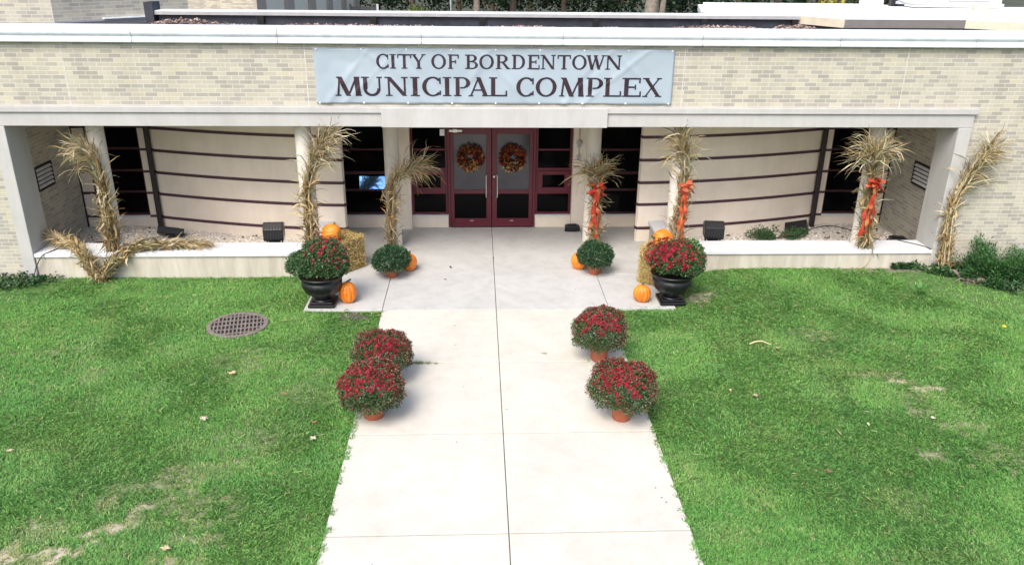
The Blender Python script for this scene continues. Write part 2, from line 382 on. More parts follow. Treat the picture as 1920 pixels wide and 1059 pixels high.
def slab(poly_boxes, name, mat, label, cat):
    m = MB()
    for (x0, x1, y0, y1) in poly_boxes: m.box(x0+.004, x1-.004, y0+.009, y1-.009, -.1, 0)
    return tag(m.build(name, mat, bevel=.008), label, cat, kind='structure')
J = 1.829
wb = []
for k in range(7):
    y1 = -1.51 - k*J
    wb += [(-1.85, 0, y1-J, y1), (0, 1.85, y1-J, y1)]
slab(wb, 'walkway', M['walk'], 'pale concrete walkway of paired square slabs', 'walkway')
slab([(-3.12, -1.85, -1.51, 2.75), (-1.85, 0, -1.51, 2.75), (0, 1.85, -1.51, 2.75), (1.85, 2.96, -1.51, 0), (1.85, 3.12, 0, 2.75)], 'porch_floor', M['porch'], 'shade-toned concrete porch floor before the entrance doors', 'porch')
m = MB(); m.box(-1.8, 1.8, -14.2, -1.5, -.09, -.035); m.box(-3.0, 2.9, -1.49, 2.74, -.09, -.037)
tag(m.build('joint_fill', M['joint']), 'dirt in the joints between the concrete slabs', 'joint', kind='structure')

# ------------------------------------------------------------------ the municipal building
B = empty('municipal_building', (0, 0, 0), 'long buff brick building with recessed entrance, round columns and plum striped walls', 'building')
YB = 2.74        # back wall of the recess
# brick wall over the beam (one run, with side runs to the ground)
m = MB(); m.box(-14, 14, .05, .35, 3.0, 4.0); m.build('fascia_wall', M['brick'], B)
for x0, x1 in ((-14, -8.24), (8.24, 14)):
    m = MB(); m.box(x0, x1, .05, .35, -.2, 3.0); m.build('side_wall', M['brick'], B)
for x in (-6.9, -3.07, 3.13, 6.88):
    m = MB(); m.box(x-.004, x+.004, .046, .06, 3.0, 4.0); m.build('control_joint', M['caulk'], B)
m = MB(); m.box(-14, 2.2, .045, .06, 3.926, 3.937); m.build('caulk_line', M['caulk'], B)
# coping: roll with a small band below
def coping():
    m = MB()
    prof = [(-.045, 4.0), (-.052, 4.01), (-.052, 4.052), (-.036, 4.066)]
    prof += [(.055 - .115*cos(a), 4.155 + .085*sin(a)) for a in np.linspace(-.75, 1.5, 12)]
    prof += [(.42, 4.242), (.42, 4.0)]
    prof = [(float(y), float(z)) for y, z in prof]
    xs = [-14, -10.3]
    while xs[-1] < 14: xs.append(xs[-1] + 2.28)
    for a, b in zip(xs[:-1], xs[1:]): m.extrude_x(prof[::-1], a + .004, b - .004)
    c = m.build('coping', M['coping'], B, bevel=.004)
    s = MB(); s.extrude_x([(.18 + (y-.18)*.93, 4.12 + (z-4.12)*.88) for y, z in prof][::-1], -13.9, 13.9); s.build('seam', M['seam'], c)
coping()
# beam with stepped upper band and a plain centre panel
m = MB(); m.box(-8.24, 8.22, .0, .36, 2.67, 2.895); m.box(-8.27, 8.26, -.035, .33, 2.90, 2.998)
bm = m.build('entrance_beam', M['beam'], B, bevel=.008)
m = MB(); m.box(-1.88, 1.89, -.05, -.003, 2.665, 2.985); m.build('centre_panel', M['beam'], bm, bevel=.006)
m = MB(); m.box(-8.24, 8.22, .004, .04, 2.892, 2.903); m.build('shadow_groove', M['seam'], bm)
m = MB(); m.box(-8.3, 8.3, .36, 3.0, 2.73, 2.85); m.build('soffit', M['stucco'], B)
for s in (-1, 1):
    m = MB(); x0, x1 = (-8.24, -8.03) if s < 0 else (7.98, 8.22)
    m.box(x0, x1, -.003, .62, -.15, 2.668); m.build('pier', M['beam'], B, bevel=.01)
    m = MB(); a, b = (-8.6, -8.31) if s < 0 else (8.31, 8.6); m.box(a, b, .36, 3.1, -.15, 2.73); rw = m.build('return_wall', M['brick'], B)
    m = MB(); a, b = (-8.31, -8.2) if s < 0 else (8.2, 8.31); m.box(a, b, .36, .60, -.15, 2.73); m.build('pier_return', M['beam'], B)
# columns
def column(x, y, z0, rr=.14):
    m = MB(); m.lathe([(rr, z0), (rr, 2.735)], 32, (x, y, 0)); return m.build('column', M['column'], B, smooth=True)
for s in (-1, 1):
    column(s*1.91, 1.54, 0); column(s*3.27, .34, .43); column(s*6.78, .42, .43)
for o in COL.objects:
    if o.name.startswith('column'):
        md = o.modifiers.new('Edge', 'EDGE_SPLIT'); md.split_angle = R(50)
# planter walls and caps
for s in (-1, 1):
    x0, x1 = sorted((s*3.16, s*8.02)); m = MB(); m.box(x0, x1, .03, .50, -.2, .37)
    xi0, xi1 = sorted((s*3.16, s*3.36)); m.box(xi0, xi1, .501, 1.95, -.2, .37)
    pw = m.build('planter_wall', M['planter'], B, bevel=.006)
    x0, x1 = sorted((s*3.12, s*8.02)); xj0, xj1 = sorted((s*3.12, s*3.40)); m = MB()
    poly = [(x0, 0), (x1, 0), (x1, .58), (x0, .58)]; m.prism(poly, .372, .435)
    m.box(xj0, xj1, .583, 1.93, .372, .435); m.build('stone_cap', M['cap'], pw, bevel=.006)
    gx0, gx1 = sorted((s*3.3, s*8.35)); m = MB(); m.box(gx0, gx1, .45, 2.9, -.2, .05)
    tag(m.build('gravel_bed', M['gravel_base']), 'pale gravel bed inside the %s planter' % ('left' if s < 0 else 'right'), 'gravel bed', kind='structure')
# gravel stones
def stones(n, xf, yf, zf, size, cols, w, seed):
    r = np.random.default_rng(seed); x = xf(r.random(n)); y = yf(r.random(n)); s = size*(.5 + r.random(n))
    base = np.array([[1,0,0],[0,1,0],[-1,0,0],[0,-1,0],[0,0,.7],[0,0,-.7]], float)
    V = base[None]*s[:, None, None]*(1 + r.normal(size=(n, 6, 1))*.25)
    a = r.random(n)*6.28; ca, sa = np.cos(a), np.sin(a)
    V = np.stack([V[..., 0]*ca[:, None] - V[..., 1]*sa[:, None], V[..., 0]*sa[:, None] + V[..., 1]*ca[:, None], V[..., 2]], -1)
    V += np.stack([x, y, zf(x, y)], 1)[:, None]
    f = np.array([[0,1,4],[1,2,4],[2,3,4],[3,0,4],[1,0,5],[2,1,5],[3,2,5],[0,3,5]])
    F = (np.arange(n)[:, None, None]*6 + f).reshape(-1, 3); C = np.repeat(palette(n, cols, w, .15, r), 6, 0)
    return V.reshape(-1, 3), F, C
PB = [(.74, .68, .61), (.62, .54, .46), (.80, .78, .74), (.42, .36, .31)]
for s in (-1, 1):
    v, f, c = stones(9000, lambda u: s*(3.4 + 4.85*u), lambda u: .6 + 2.1*u, lambda x, y: .052 + 0*x, .016, PB, [4, 3, 3, 1], 21+s)
    v2, f2, c2 = stones(110, lambda u: s*(3.5 + 4.7*u), lambda u: .7 + 1.9*u, lambda x, y: .066 + 0*x, .026, [(.12,.08,.05),(.2,.13,.08)], [1, 1], 41+s)
    v, f, c = join([(v, f, c), (v2, f2, c2)])
    tag(link('gravel', np_mesh('gravel', v, f, [M['stones']], c)), 'loose pale pebbles in the %s planter bed' % ('left' if s < 0 else 'right'), 'gravel', kind='stuff')
# curved striped walls: near end at x 2.9 / y 1.8, far end at x 6.72 / y 2.62
SZ = [.28, .77, 1.215, 1.665, 2.115]
def curve_pts(s, off=0., n=22, a=0., b=1.):
    pts = []
    for i in range(n + 1):
        t = a + (b-a)*i/n; x = 2.9 + 3.84*t; y = 1.80 + .82*(t**1.6)
        dx, dy = 3.84, .82*1.6*max(t, 1e-4)**.6; l = math.hypot(dx, dy); nx, ny = dy/l, -dx/l
        pts.append((s*(x + nx*off), y + ny*off))
    return pts
for s in (-1, 1):
    f = curve_pts(s); bk = [(s*6.74, 3.0), (s*3.10, 3.0)]
    poly = [(s*2.87, 1.86)] + f + bk
    if s < 0: poly = poly[::-1]
    m = MB(); m.prism(poly, -.1, 2.74); cw = m.build('curved_wall', M['stucco'], B)
    for z in SZ:
        front = curve_pts(s, .012); back = curve_pts(s, -.02)
        poly = [(s*2.862, 1.90), (s*2.858, 1.855)] + front + back[::-1] + [(s*2.93, 1.90)]
        if s < 0: poly = poly[::-1]
        m = MB(); m.prism(poly, z-.028, z+.028); m.build('stripe', M['stripe'], cw)
    m = MB(); m.box(*sorted((s*6.745, s*6.83)), 2.50, 2.60, .05, 2.74); m.build('downspout', M['dark_trim'], cw, bevel=.01)
# back wall pieces: header, aprons, pilasters
m = MB(); m.box(-8.35, 8.35, YB+.10, 3.1, 2.30, 2.8); m.build('header_wall', M['stucco'], B)
for s in (-1, 1):
    m = MB(); m.box(*sorted((s*6.74, s*7.02)), YB-.05, 3.1, -.1, 2.74); m.build('jamb_strip', M['stucco'], B)
    m = MB(); m.box(*sorted((s*8.0, s*8.33)), YB-.06, 3.1, -.1, 2.74); pl = m.build('striped_pilaster', M['stucco'], B)
    for z in SZ:
        m = MB(); m.box(*sorted((s*7.995, s*8.33)), YB-.073, YB-.055, z-.026, z+.026); m.build('stripe', M['stripe'], pl)
        m = MB(); m.box(*sorted((s*6.735, s*7.02)), YB-.063, YB-.045, z-.024, z+.024); m.build('stripe', M['stripe'], pl)
    for x in (8.02, 8.305):
        m = MB(); m.box(*sorted((s*(x-.02), s*(x+.02))), YB-.085, YB-.05, -.1, 2.74); m.build('edge_trim', M['dark_trim'], pl)
    m = MB(); m.box(*sorted((s*7.02, s*8.0)), YB, 3.1, -.1, .24); m.build('apron_wall', M['stucco'], B)
    m = MB(); m.box(*sorted((s*1.95, s*3.14)), YB, 3.1, -.1, .24); m.build('apron_wall', M['stucco'], B)
    m = MB(); m.box(*sorted((s*.905, s*1.66)), YB, 3.1, -.1, .24); m.build('apron_wall', M['stucco'], B)
    m = MB(); m.box(*sorted((s*1.66, s*1.95)), YB-.12, 3.1, -.1, 2.74); m.build('pilaster', M['stucco'], B, bevel=.006)
def window(x0, x1, z0, z1, mull, name='window', hopper=None, fw=.045, mt='maroon'):
    y = YB + .03
    m = MB()
    m.box(x0, x0+fw, y, y+.08, z0, z1); m.box(x1-fw, x1, y, y+.08, z0, z1)
    for z, h in [(z0+fw/2, fw/2), (z1-fw/2, fw/2)] + mull: m.box(x0+fw, x1-fw, y+.002, y+.078, z-h, z+h)
    if hopper:
        h0, h1, e = hopper
        m.box(x0+fw, x0+fw+e, y-.02, y+.03, h0, h1); m.box(x1-fw-e, x1-fw, y-.02, y+.03, h0, h1)
        m.box(x0+fw+e, x1-fw-e, y-.02, y+.03, h0, h0+e*.8); m.box(x0+fw+e, x1-fw-e, y-.02, y+.03, h1-e*.8, h1)
    w = m.build(name, M[mt], B, bevel=.004)
    m = MB(); m.box(x0+.01, x1-.01, y+.045, y+.06, z0+.01, z1-.01); m.build('pane', M['glass'], w)
    m = MB(); m.box(x0-.01, x1+.01, YB-.03, y+.06, z0-.035, z0); m.build('sill', M['cap'], w, bevel=.004)
    return w
for s in (-1, 1):
    window(*sorted((s*7.03, s*7.98)), .275, 2.40, [(.77, .022), (1.215, .022), (1.665, .022), (2.1, .022)], mt='maroon_dim')
    wi = window(*sorted((s*1.955, s*3.12)), .275, 2.40, [(.80, .025), (1.16, .03), (1.645, .02)], mt='maroon_dim')
    window(*sorted((s*.91, s*1.655)), .275, 2.40, [(.745, .03), (1.235, .03), (1.645, .018)], 'sidelight', (.775, 1.205, .10))
    if s < 0: left_inner = wi
m = MB(); m.box(-1.05, -.95, YB+.034, YB+.044, 1.93, 2.06); m.build('notice', M['white_metal'], B)
# tilted hopper sash with the sky reflection's blue put into its base colour
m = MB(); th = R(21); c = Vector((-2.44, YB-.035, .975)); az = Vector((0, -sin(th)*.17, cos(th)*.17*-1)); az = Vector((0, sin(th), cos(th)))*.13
m.obox(c, (.27, 0, 0), Vector((0, cos(th), -sin(th)))*.008, az); mt = simple('sky_tinted_glass', (.15, .36, .76), .04, .05, spec=1., metal=.9)
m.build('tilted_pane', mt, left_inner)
# doors
m = MB()
m.box(-.905, -.855, YB-.02, YB+.1, 0, 2.4); m.box(.855, .905, YB-.02, YB+.1, 0, 2.4); m.box(-.855, .855, YB-.018, YB+.1, 2.1, 2.4)
df = m.build('door_frame', M['maroon'], B, bevel=.004)
m = MB(); m.box(-.9, .9, YB-.09, YB-.02, -.01, .012); m.build('threshold', M['steel'], df)
for s in (-1, 1):
    y0, y1 = YB, YB+.05
    a, b = sorted((s*.008, s*.852)); g0, g1 = sorted((s*.11, s*.775))
    m = MB(); m.box(a, g0, y0, y1, .02, 2.09); m.box(g1, b, y0, y1, .02, 2.09)
    for z0, z1 in ((.02, .19), (.725, .81), (1.97, 2.09)): m.box(g0, g1, y0+.001, y1-.001, z0, z1)
    d = m.build('entrance_door', M['maroon'], B, bevel=.004)
    m = MB(); m.box(g0-.005, g1+.005, y0+.02, y0+.03, .80, 1.98); m.build('upper_glass', M['door_glass'], d)
    m = MB(); m.box(g0-.005, g1+.005, y0+.02, y0+.03, .18, .73); m.build('lower_glass', M['glass'], d)
    hx = s*.095
    m = MB(); pts = [(hx-s*.035, y0, 1.14), (hx, y0-.03, 1.14), (hx+s*.02, y0-.065, 1.135), (hx+s*.02, y0-.07, 1.10), (hx+s*.02, y0-.07, .70), (hx+s*.02, y0-.065, .665), (hx, y0-.03, .66), (hx-s*.035, y0, .66)]
    m.tube(pts, .0125, 10); m.build('handle', M['steel'], d, smooth=True)
    m = MB(); m.box(s*.42-.035, s*.42+.035, y0-.006, y0+.004, .135, .15); m.build('latch_plate', M['steel'], d)
m = MB(); m.box(-.86, -.60, YB-.075, YB-.02, 2.03, 2.07); m.box(-.78, -.70, YB-.085, YB-.02, 2.02, 2.085); m.build('door_closer', M['steel'], df)
m = MB(); m.lathe([(.02, 0), (.02, .012)], 12); lk = m.build('lock_cylinder', M['steel'], df, loc=(.05, YB, 1.09)); lk.rotation_euler = (R(90), 0, 0)
# emergency bell hanging on the right pilaster
m = MB(); m.tube([(1.77, YB-.14, 2.6), (1.77, YB-.14, 1.86)], .012, 8); m.box(1.735, 1.805, YB-.17, YB-.12, 1.74, 1.80)
m.lathe([(.02, 0), (.055, .02), (.06, .05), (.03, .10)], 16, (1.77, YB-.16, 1.80)); m.tube([(1.77, YB-.14, 1.74), (1.775, YB-.14, 1.55)], .012, 8); m.box(1.73, 1.81, YB-.16, YB-.12, 1.47, 1.56)
m.build('call_bell', M['grey_metal'], B)
# louvre vents in the return walls
for s in (-1, 1):
    yc, zc = 1.4, 1.46; w, h = .62, .45; x = s*8.31
    m = MB()
    def bx(y0, y1, z0, z1, d0, d1): m.box(*sorted((x - s*d0, x - s*d1)), y0, y1, z0, z1)
    bx(yc-w/2, yc+w/2, zc+h/2-.03, zc+h/2, -.01, .03); bx(yc-w/2, yc+w/2, zc-h/2, zc-h/2+.03, -.01, .03)
    bx(yc-w/2, yc-w/2+.03, zc-h/2+.03, zc+h/2-.03, -.01, .03); bx(yc+w/2-.03, yc+w/2, zc-h/2+.03, zc+h/2-.03, -.01, .03)
    v = m.build('louvre_vent', M['dark_trim'], B, bevel=.003)
    m = MB(); m.box(*sorted((x - s*.002, x - s*.006)), yc-w/2+.02, yc+w/2-.02, zc-h/2+.02, zc+h/2-.02); m.build('vent_throat', M['pit'], v)
    m = MB()
    for k in range(5):
        z = zc - .155 + k*.078; m.obox((x - s*.016, yc, z), (0, w/2-.03, 0), (s*.016, 0, .024), (s*.003, 0, -.002))
    m.build('slats', M['vent'], v)
# roof: deck, curb, raised white roof
m = MB(); m.box(-14, 14, .35, 5.5, 3.7, 4.0); m.build('roof_deck', M['black_roof'], B)
m = MB(); m.box(-14, 14, 3.1, 5.5, -.1, 3.7); m.build('rear_wall', M['brick_far'], B)
m = MB(); m.box(-8.6, -6.4, .36, 3.0, 2.86, 3.69); m.box(-6.4, 14, .36, 3.0, 2.86, 3.69); m.build('roof_structure', M['stucco'], B)
m = MB(); m.box(-6.35, 6.02, 2.92, 3.25, 4.0, 4.235); cb = m.build('roof_curb', M['black_roof'], B)
m = MB(); m.box(-6.4, 6.04, 2.86, 3.25, 4.24, 4.29); m.build('metal_cap', M['white_metal'], cb, bevel=.006)
m = MB(); m.box(-6.4, 6.04, 2.84, 2.858, 4.215, 4.278); m.build('drip_edge', M['grey_metal'], cb)
for x in (-4.42, -2.28, -.18, 2.03, 4.16, 5.96):
    m = MB(); m.box(x-.06, x+.06, 2.85, 2.918, 4.0, 4.212); m.build('curb_strap', M['pit'], cb)
m = MB(); m.box(-6.56, -6.40, 2.80, 3.2, 4.0, 4.44); m.build('curb_post', M['black_roof'], cb)
rp = [(6.06, 2.95), (6.6, 2.05), (8.95, 2.12), (9.95, 1.45), (14, 1.2), (14, 6.3), (4.9, 6.3), (4.35, 3.9), (4.35, 3.27), (6.06, 3.27)]
m = MB(); m.prism(rp, 4.16, 4.285); rr_ = m.build('raised_roof', M['membrane'], B)
def fas(a, b, mat, z0=4.13, z1=4.282, off=.012):
    a, b = Vector((*a, 0)), Vector((*b, 0)); d = (b-a); n = Vector((d.y, -d.x, 0)).normalized()
    m = MB(); m.obox(((a+b)/2 + n*off + Vector((0, 0, (z0+z1)/2))), d/2, n*.01, (0, 0, (z1-z0)/2)); m.build('fascia_trim', mat, rr_)
fas(rp[0], rp[1], M['roof_trim']); fas(rp[1], rp[2], M['roof_trim_shaded']); fas(rp[2], rp[3], M['roof_trim']); fas(rp[3], rp[4], M['roof_trim'])
m = MB(); m.prism([(6.06, 3.0), (6.64, 2.1), (8.99, 2.17), (9.99, 1.5), (14, 1.25), (14, 6.2), (6.06, 6.2)], 4.0, 4.155); m.build('roof_upstand', M['black_roof'], B)
m = MB(); m.prism([(4.45, 4.0), (6.9, 3.95), (9.2, 4.9), (9.2, 6.25), (5.0, 6.25)], 4.29, 4.335); m.build('roof_hatch_slab', M['membrane'], rr_, bevel=.01)
# roof ballast and leaf litter
v, f, c = stones(15000, lambda u: -6.4 + 15.6*u, lambda u: .5 + 2.4*u**.8, lambda x, y: 4.005 + .05*sstep(2.0, 2.9, y)*nB(x, y) + 0*x, .02, [(.22,.20,.21),(.36,.33,.34),(.11,.10,.115),(.56,.53,.52),(.24,.15,.12)], [4, 3, 3, 1.6, .8], 31)
hp = []
for (cx, w_, h_) in ((-5.7, .9, .16), (-3.4, .8, .07), (-2.6, .6, .06), (.6, .8, .06), (4.4, 1.1, .10), (5.9, .5, .12)):
    hp.append(stones(700, lambda u, cx=cx, w_=w_: cx + (u-.5)*2*w_, lambda u: 2.15 + .68*u, lambda x, y, cx=cx, w_=w_, h_=h_: 4.01 + h_*np.clip(1 - ((x-cx)/w_)**2, 0, 1)*rng.random(len(x)), .026, [(.24,.16,.13),(.36,.27,.24),(.12,.09,.085),(.46,.38,.34)], [3, 2, 2, 1], int(100+cx*7)))
v, f, c = join([(v, f, c)] + hp)
tag(link('roof_gravel', np_mesh('roof_gravel', v, f, [M['stones']], c)), 'grey ballast and brown leaf litter on the flat roof', 'roof gravel', kind='stuff')

# ------------------------------------------------------------------ banner with serif lettering
def wrinkle(x, z):
    u = x + 2.95; v = z - 3.04
    h = .012*math.sin(2.1*u + 3.2*v) + .009*math.sin(4.3*u - 5*v + 1.) + .006*math.sin(8.5*u + 6*v + .4)
    for (fx, w, k) in ((.55, .05, -.8), (.95, .06, -1.1), (1.3, .05, 1.2), (1.75, .05, .9), (2.6, .06, -.6), (3.1, .05, 1.0), (3.75, .06, .8), (4.5, .06, -.9), (4.95, .05, -1.2), (5.35, .05, 1.1)):
        d = (u - fx + k*(v-.45)) / w; h += .020*math.exp(-d*d)
    return .036 - abs(h)*.7
bn = empty('banner', (0, 0, 3.04), 'wide blue grey vinyl banner lettered CITY OF BORDENTOWN MUNICIPAL COMPLEX on the brick', 'banner')
m = MB(); NX, NZ = 160, 26; vs = []
for j in range(NZ+1):
    for i in range(NX+1):
        x = -2.93 + 5.89*i/NX; z = 3.045 + .885*j/NZ + .012*math.sin(x*3.1)*(1 if j in (0, NZ) else .6)*(-1 if j == 0 else 1)*.5
        vs.append((x, wrinkle(x, z), z - 3.04))
m.add(vs, [(j*(NX+1)+i, j*(NX+1)+i+1, (j+1)*(NX+1)+i+1, (j+1)*(NX+1)+i) for j in range(NZ) for i in range(NX)])
cl = m.build('vinyl_sheet', M['banner'], bn, smooth=True)
md = cl.modifiers.new('Thick', 'SOLIDIFY'); md.thickness = .002; md.offset = -1
# glyphs: list of quad strips in a unit box (cap height 1)
def strip(a, b):  return ('s', a, b)     # two parallel polylines
def lin(p, q, n=8): return [(p[0] + (q[0]-p[0])*i/n, p[1] + (q[1]-p[1])*i/n) for i in range(n+1)]
def rect(x0, x1, y0, y1, n=8):
    return strip(lin((x0, y0), (x0, y1), n), lin((x1, y0), (x1, y1), n)) if (y1-y0) > (x1-x0) else strip(lin((x0, y0), (x1, y0), n), lin((x0, y1), (x1, y1), n))
def arc(cx, cy, rx, ry, tx, ty, a0, a1, n=28):
    o, i = [], []
    for k in range(n+1):
        a = R(a0 + (a1-a0)*k/n); o.append((cx + rx*cos(a), cy + ry*sin(a))); i.append((cx + (rx-tx)*cos(a), cy + (ry-ty)*sin(a)))
    return strip(o, i)
def serif(xc, w, y, up=1, t=.035): return rect(xc-w/2, xc+w/2, *(sorted((y, y + up*t)))) 
def diag(x0, y0, x1, y1, w): return strip(lin((x0-w/2, y0), (x1-w/2, y1)), lin((x0+w/2, y0), (x1+w/2, y1)))
def glyph(ch, T):
    h = T*.36                           # hairline
    def stem(x, w=T, sw=None):
        sw = sw or w + .20; return [rect(x-w/2, x+w/2, 0, 1), serif(x, sw, 0), serif(x, sw, 1, -1)]
    if ch == 'I': return stem(.5)
    if ch == 'C': return [arc(.56, .5, .54, .52, T*1.05, h, 42, 318), rect(.90, .955, .66, .97), rect(.91, .96, .06, .27)]
    if ch == 'O': return [arc(.56, .5, .56, .52, T*1.05, h, 0, 360)]
    if ch == 'T': return [rect(.5-T/2, .5+T/2, 0, 1), serif(.5, T+.22, 0), rect(.0, 1, .94, 1), rect(0, .05, .76, .94), rect(.95, 1, .76, .94)]
    if ch == 'Y': return [diag(.53, .45, .15, 1, T*1.05), diag(.53, .45, .90, 1, h*1.1), rect(.53-T/2, .53+T/2, 0, .47), serif(.53, T+.22, 0), serif(.15, T+.2, 1, -1), serif(.90, .27, 1, -1)]
    if ch == 'F': return stem(.22) + [rect(.22, .86, .94, 1), rect(.81, .86, .74, .94), rect(.3, .64, .47, .53), rect(.60, .64, .38, .62)]
    if ch == 'E': return stem(.22) + [rect(.22, .86, .94, 1), rect(.81, .86, .74, .94), rect(.3, .66, .48, .54), rect(.62, .66, .39, .63), rect(.22, .90, 0, .06), rect(.85, .90, .06, .27)]
    if ch == 'L': return stem(.22) + [rect(.22, .90, 0, .06), rect(.85, .90, .06, .28)]
    if ch == 'B': return [rect(.22-T/2, .22+T/2, 0, 1), rect(.0, .5, 0, .045), rect(0, .48, .955, 1), rect(.2, .5, .50, .55), arc(.48, .765, .36, .235, T, .045, -90, 90), arc(.50, .265, .42, .265, T*1.05, .045, -90, 90)]
    if ch == 'P': return stem(.22, sw=T+.2) + [rect(.2, .48, .955, 1), rect(.36, .48, .42, .465), arc(.48, .71, .40, .29, T, .045, -90, 90)]
    if ch == 'R': return stem(.20, sw=T+.2) + [rect(.2, .45, .955, 1), rect(.28, .45, .46, .505), arc(.45, .73, .36, .27, T, .045, -90, 90), diag(.47, .49, .86, .02, T*1.05), rect(.78, 1.0, 0, .035)]
    if ch == 'D': return [rect(.20-T/2, .20+T/2, 0, 1), rect(0, .48, 0, .045), rect(0, .48, .955, 1), arc(.46, .5, .52, .50, T*1.05, .045, -90, 90)]
    if ch == 'N': return [rect(.17-h/2, .17+h/2, 0, 1), rect(.88-h/2, .88+h/2, 0, 1), diag(.17, 1, .87, 0, T*1.02), serif(.17, .27, 0), serif(.10, .2, 1, -1), serif(.88, .27, 1, -1)]
    if ch == 'W': return [diag(.10, 1, .30, 0, T*.78), diag(.30, 0, .50, 1, h*.85), diag(.46, 1, .68, 0, T*.78), diag(.68, 0, .91, 1, h*.85), serif(.10, .22, 1, -1), serif(.48, .2, 1, -1), serif(.91, .18, 1, -1)]
    if ch == 'M': return [diag(.10, 0, .18, 1, h*.9), diag(.18, 1, .50, .0, T*.95), diag(.50, 0, .83, 1, h*.9), diag(.89, 0, .83, 1, T), serif(.10, .2, 0), serif(.89, .22, 0), serif(.15, .17, 1, -1), serif(.85, .18, 1, -1)]
    if ch == 'U': return [rect(.17-T/2, .17+T/2, .36, 1), rect(.87-h/2, .87+h/2, .36, 1), arc(.52+(h-T)*.25, .38, .35+(T+h)*.25, .40, (T+h)*.55, .10, 180, 360), serif(.17, T+.18, 1, -1), serif(.87, .25, 1, -1)]
    if ch == 'A': return [diag(.10, 0, .50, 1, h), diag(.49, 1, .87, 0, T*1.05), rect(.2, .72, .30, .345), serif(.10, .22, 0), serif(.87, T+.18, 0)]
    if ch == 'X': return [diag(.14, 1, .86, 0, T*1.1), diag(.12, 0, .86, 1, h), serif(.14, T+.15, 1, -1), serif(.86, T+.15, 0), serif(.12, .25, 0), serif(.86, .24, 1, -1)]
L1X = [-1.92,-1.73,-1.7,-1.61,-1.58,-1.36,-1.36,-1.13,-1.03,-.8,-.76,-.59,-.48,-.28,-.25,-.02,.02,.25,.28,.49,.54,.73,.75,.99,1.03,1.24,1.27,1.5,1.5,1.81,1.81,2.08]
L2X = [-2.61,-2.19,-2.18,-1.85,-1.8,-1.43,-1.38,-1.24,-1.19,-.89,-.85,-.72,-.67,-.41,-.43,-.09,-.09,.2,.36,.64,.68,1.02,1.07,1.48,1.52,1.79,1.81,2.1,2.12,2.43,2.46,2.78]
def lettering(text, X, z0, z1, T):
    m = MB(); H = z1-z0
    for k, ch in enumerate(text.replace(' ', '')):
        x0, x1 = X[2*k], X[2*k+1]; g = glyph(ch, T)
        xs = [p[0] for s in g for pl in s[1:] for p in pl]; a, b = min(xs), max(xs); sc = (x1-x0)/(b-a)
        for layer, (grow, mi, dep) in enumerate(((.005, 1, .0035), (-.0015, 0, .0065))):
            for si, s in enumerate(g):
                A, Bq = s[1], s[2]; n = len(A); vs = []
                QA = []; QB = []
                for i in range(n):
                    pa = Vector((x0 + (A[i][0]-a)*sc, z0 + A[i][1]*H)); pb = Vector((x0 + (Bq[i][0]-a)*sc, z0 + Bq[i][1]*H))
                    d = (pa-pb); d = d.normalized() if d.length > 1e-6 else Vector((0, 0)); QA.append(pa + d*grow); QB.append(pb - d*grow)
                if grow:
                    e = (QA[0]-QA[1]).normalized()*grow; QA[0] += e; QB[0] += e; e = (QA[-1]-QA[-2]).normalized()*grow; QA[-1] += e; QB[-1] += e
                for pa, pb in zip(QA, QB):
                    for p in (pa, (pa+pb)/2, pb): vs.append((p.x, wrinkle(p.x, p.y) - dep - si*.00025, p.y - 3.04))
                fs = []
                for i in range(n-1):
                    for q in (0, 1): fs.append((3*i+q, 3*i+q+1, 3*i+q+4, 3*i+q+3))
                m.add(vs, fs, mi)
    return m.build('lettering', [M['letters'], M['letter_edge']], bn)
lettering('CITYOFBORDENTOWN', L1X, 3.615, 3.835, .165)
lettering('MUNICIPALCOMPLEX', L2X, 3.175, 3.475, .18)
for i in range(9):
    for z in (3.915, 3.06):
        x = -2.88 + 5.79*i/8
        m = MB(); m.lathe([(.014, -.004), (.014, .006)], 12); g = m.build('grommet', M['white_metal'], bn, loc=(x, wrinkle(x, z)-.006, z-3.04)); g.rotation_euler = (R(90), 0, 0)

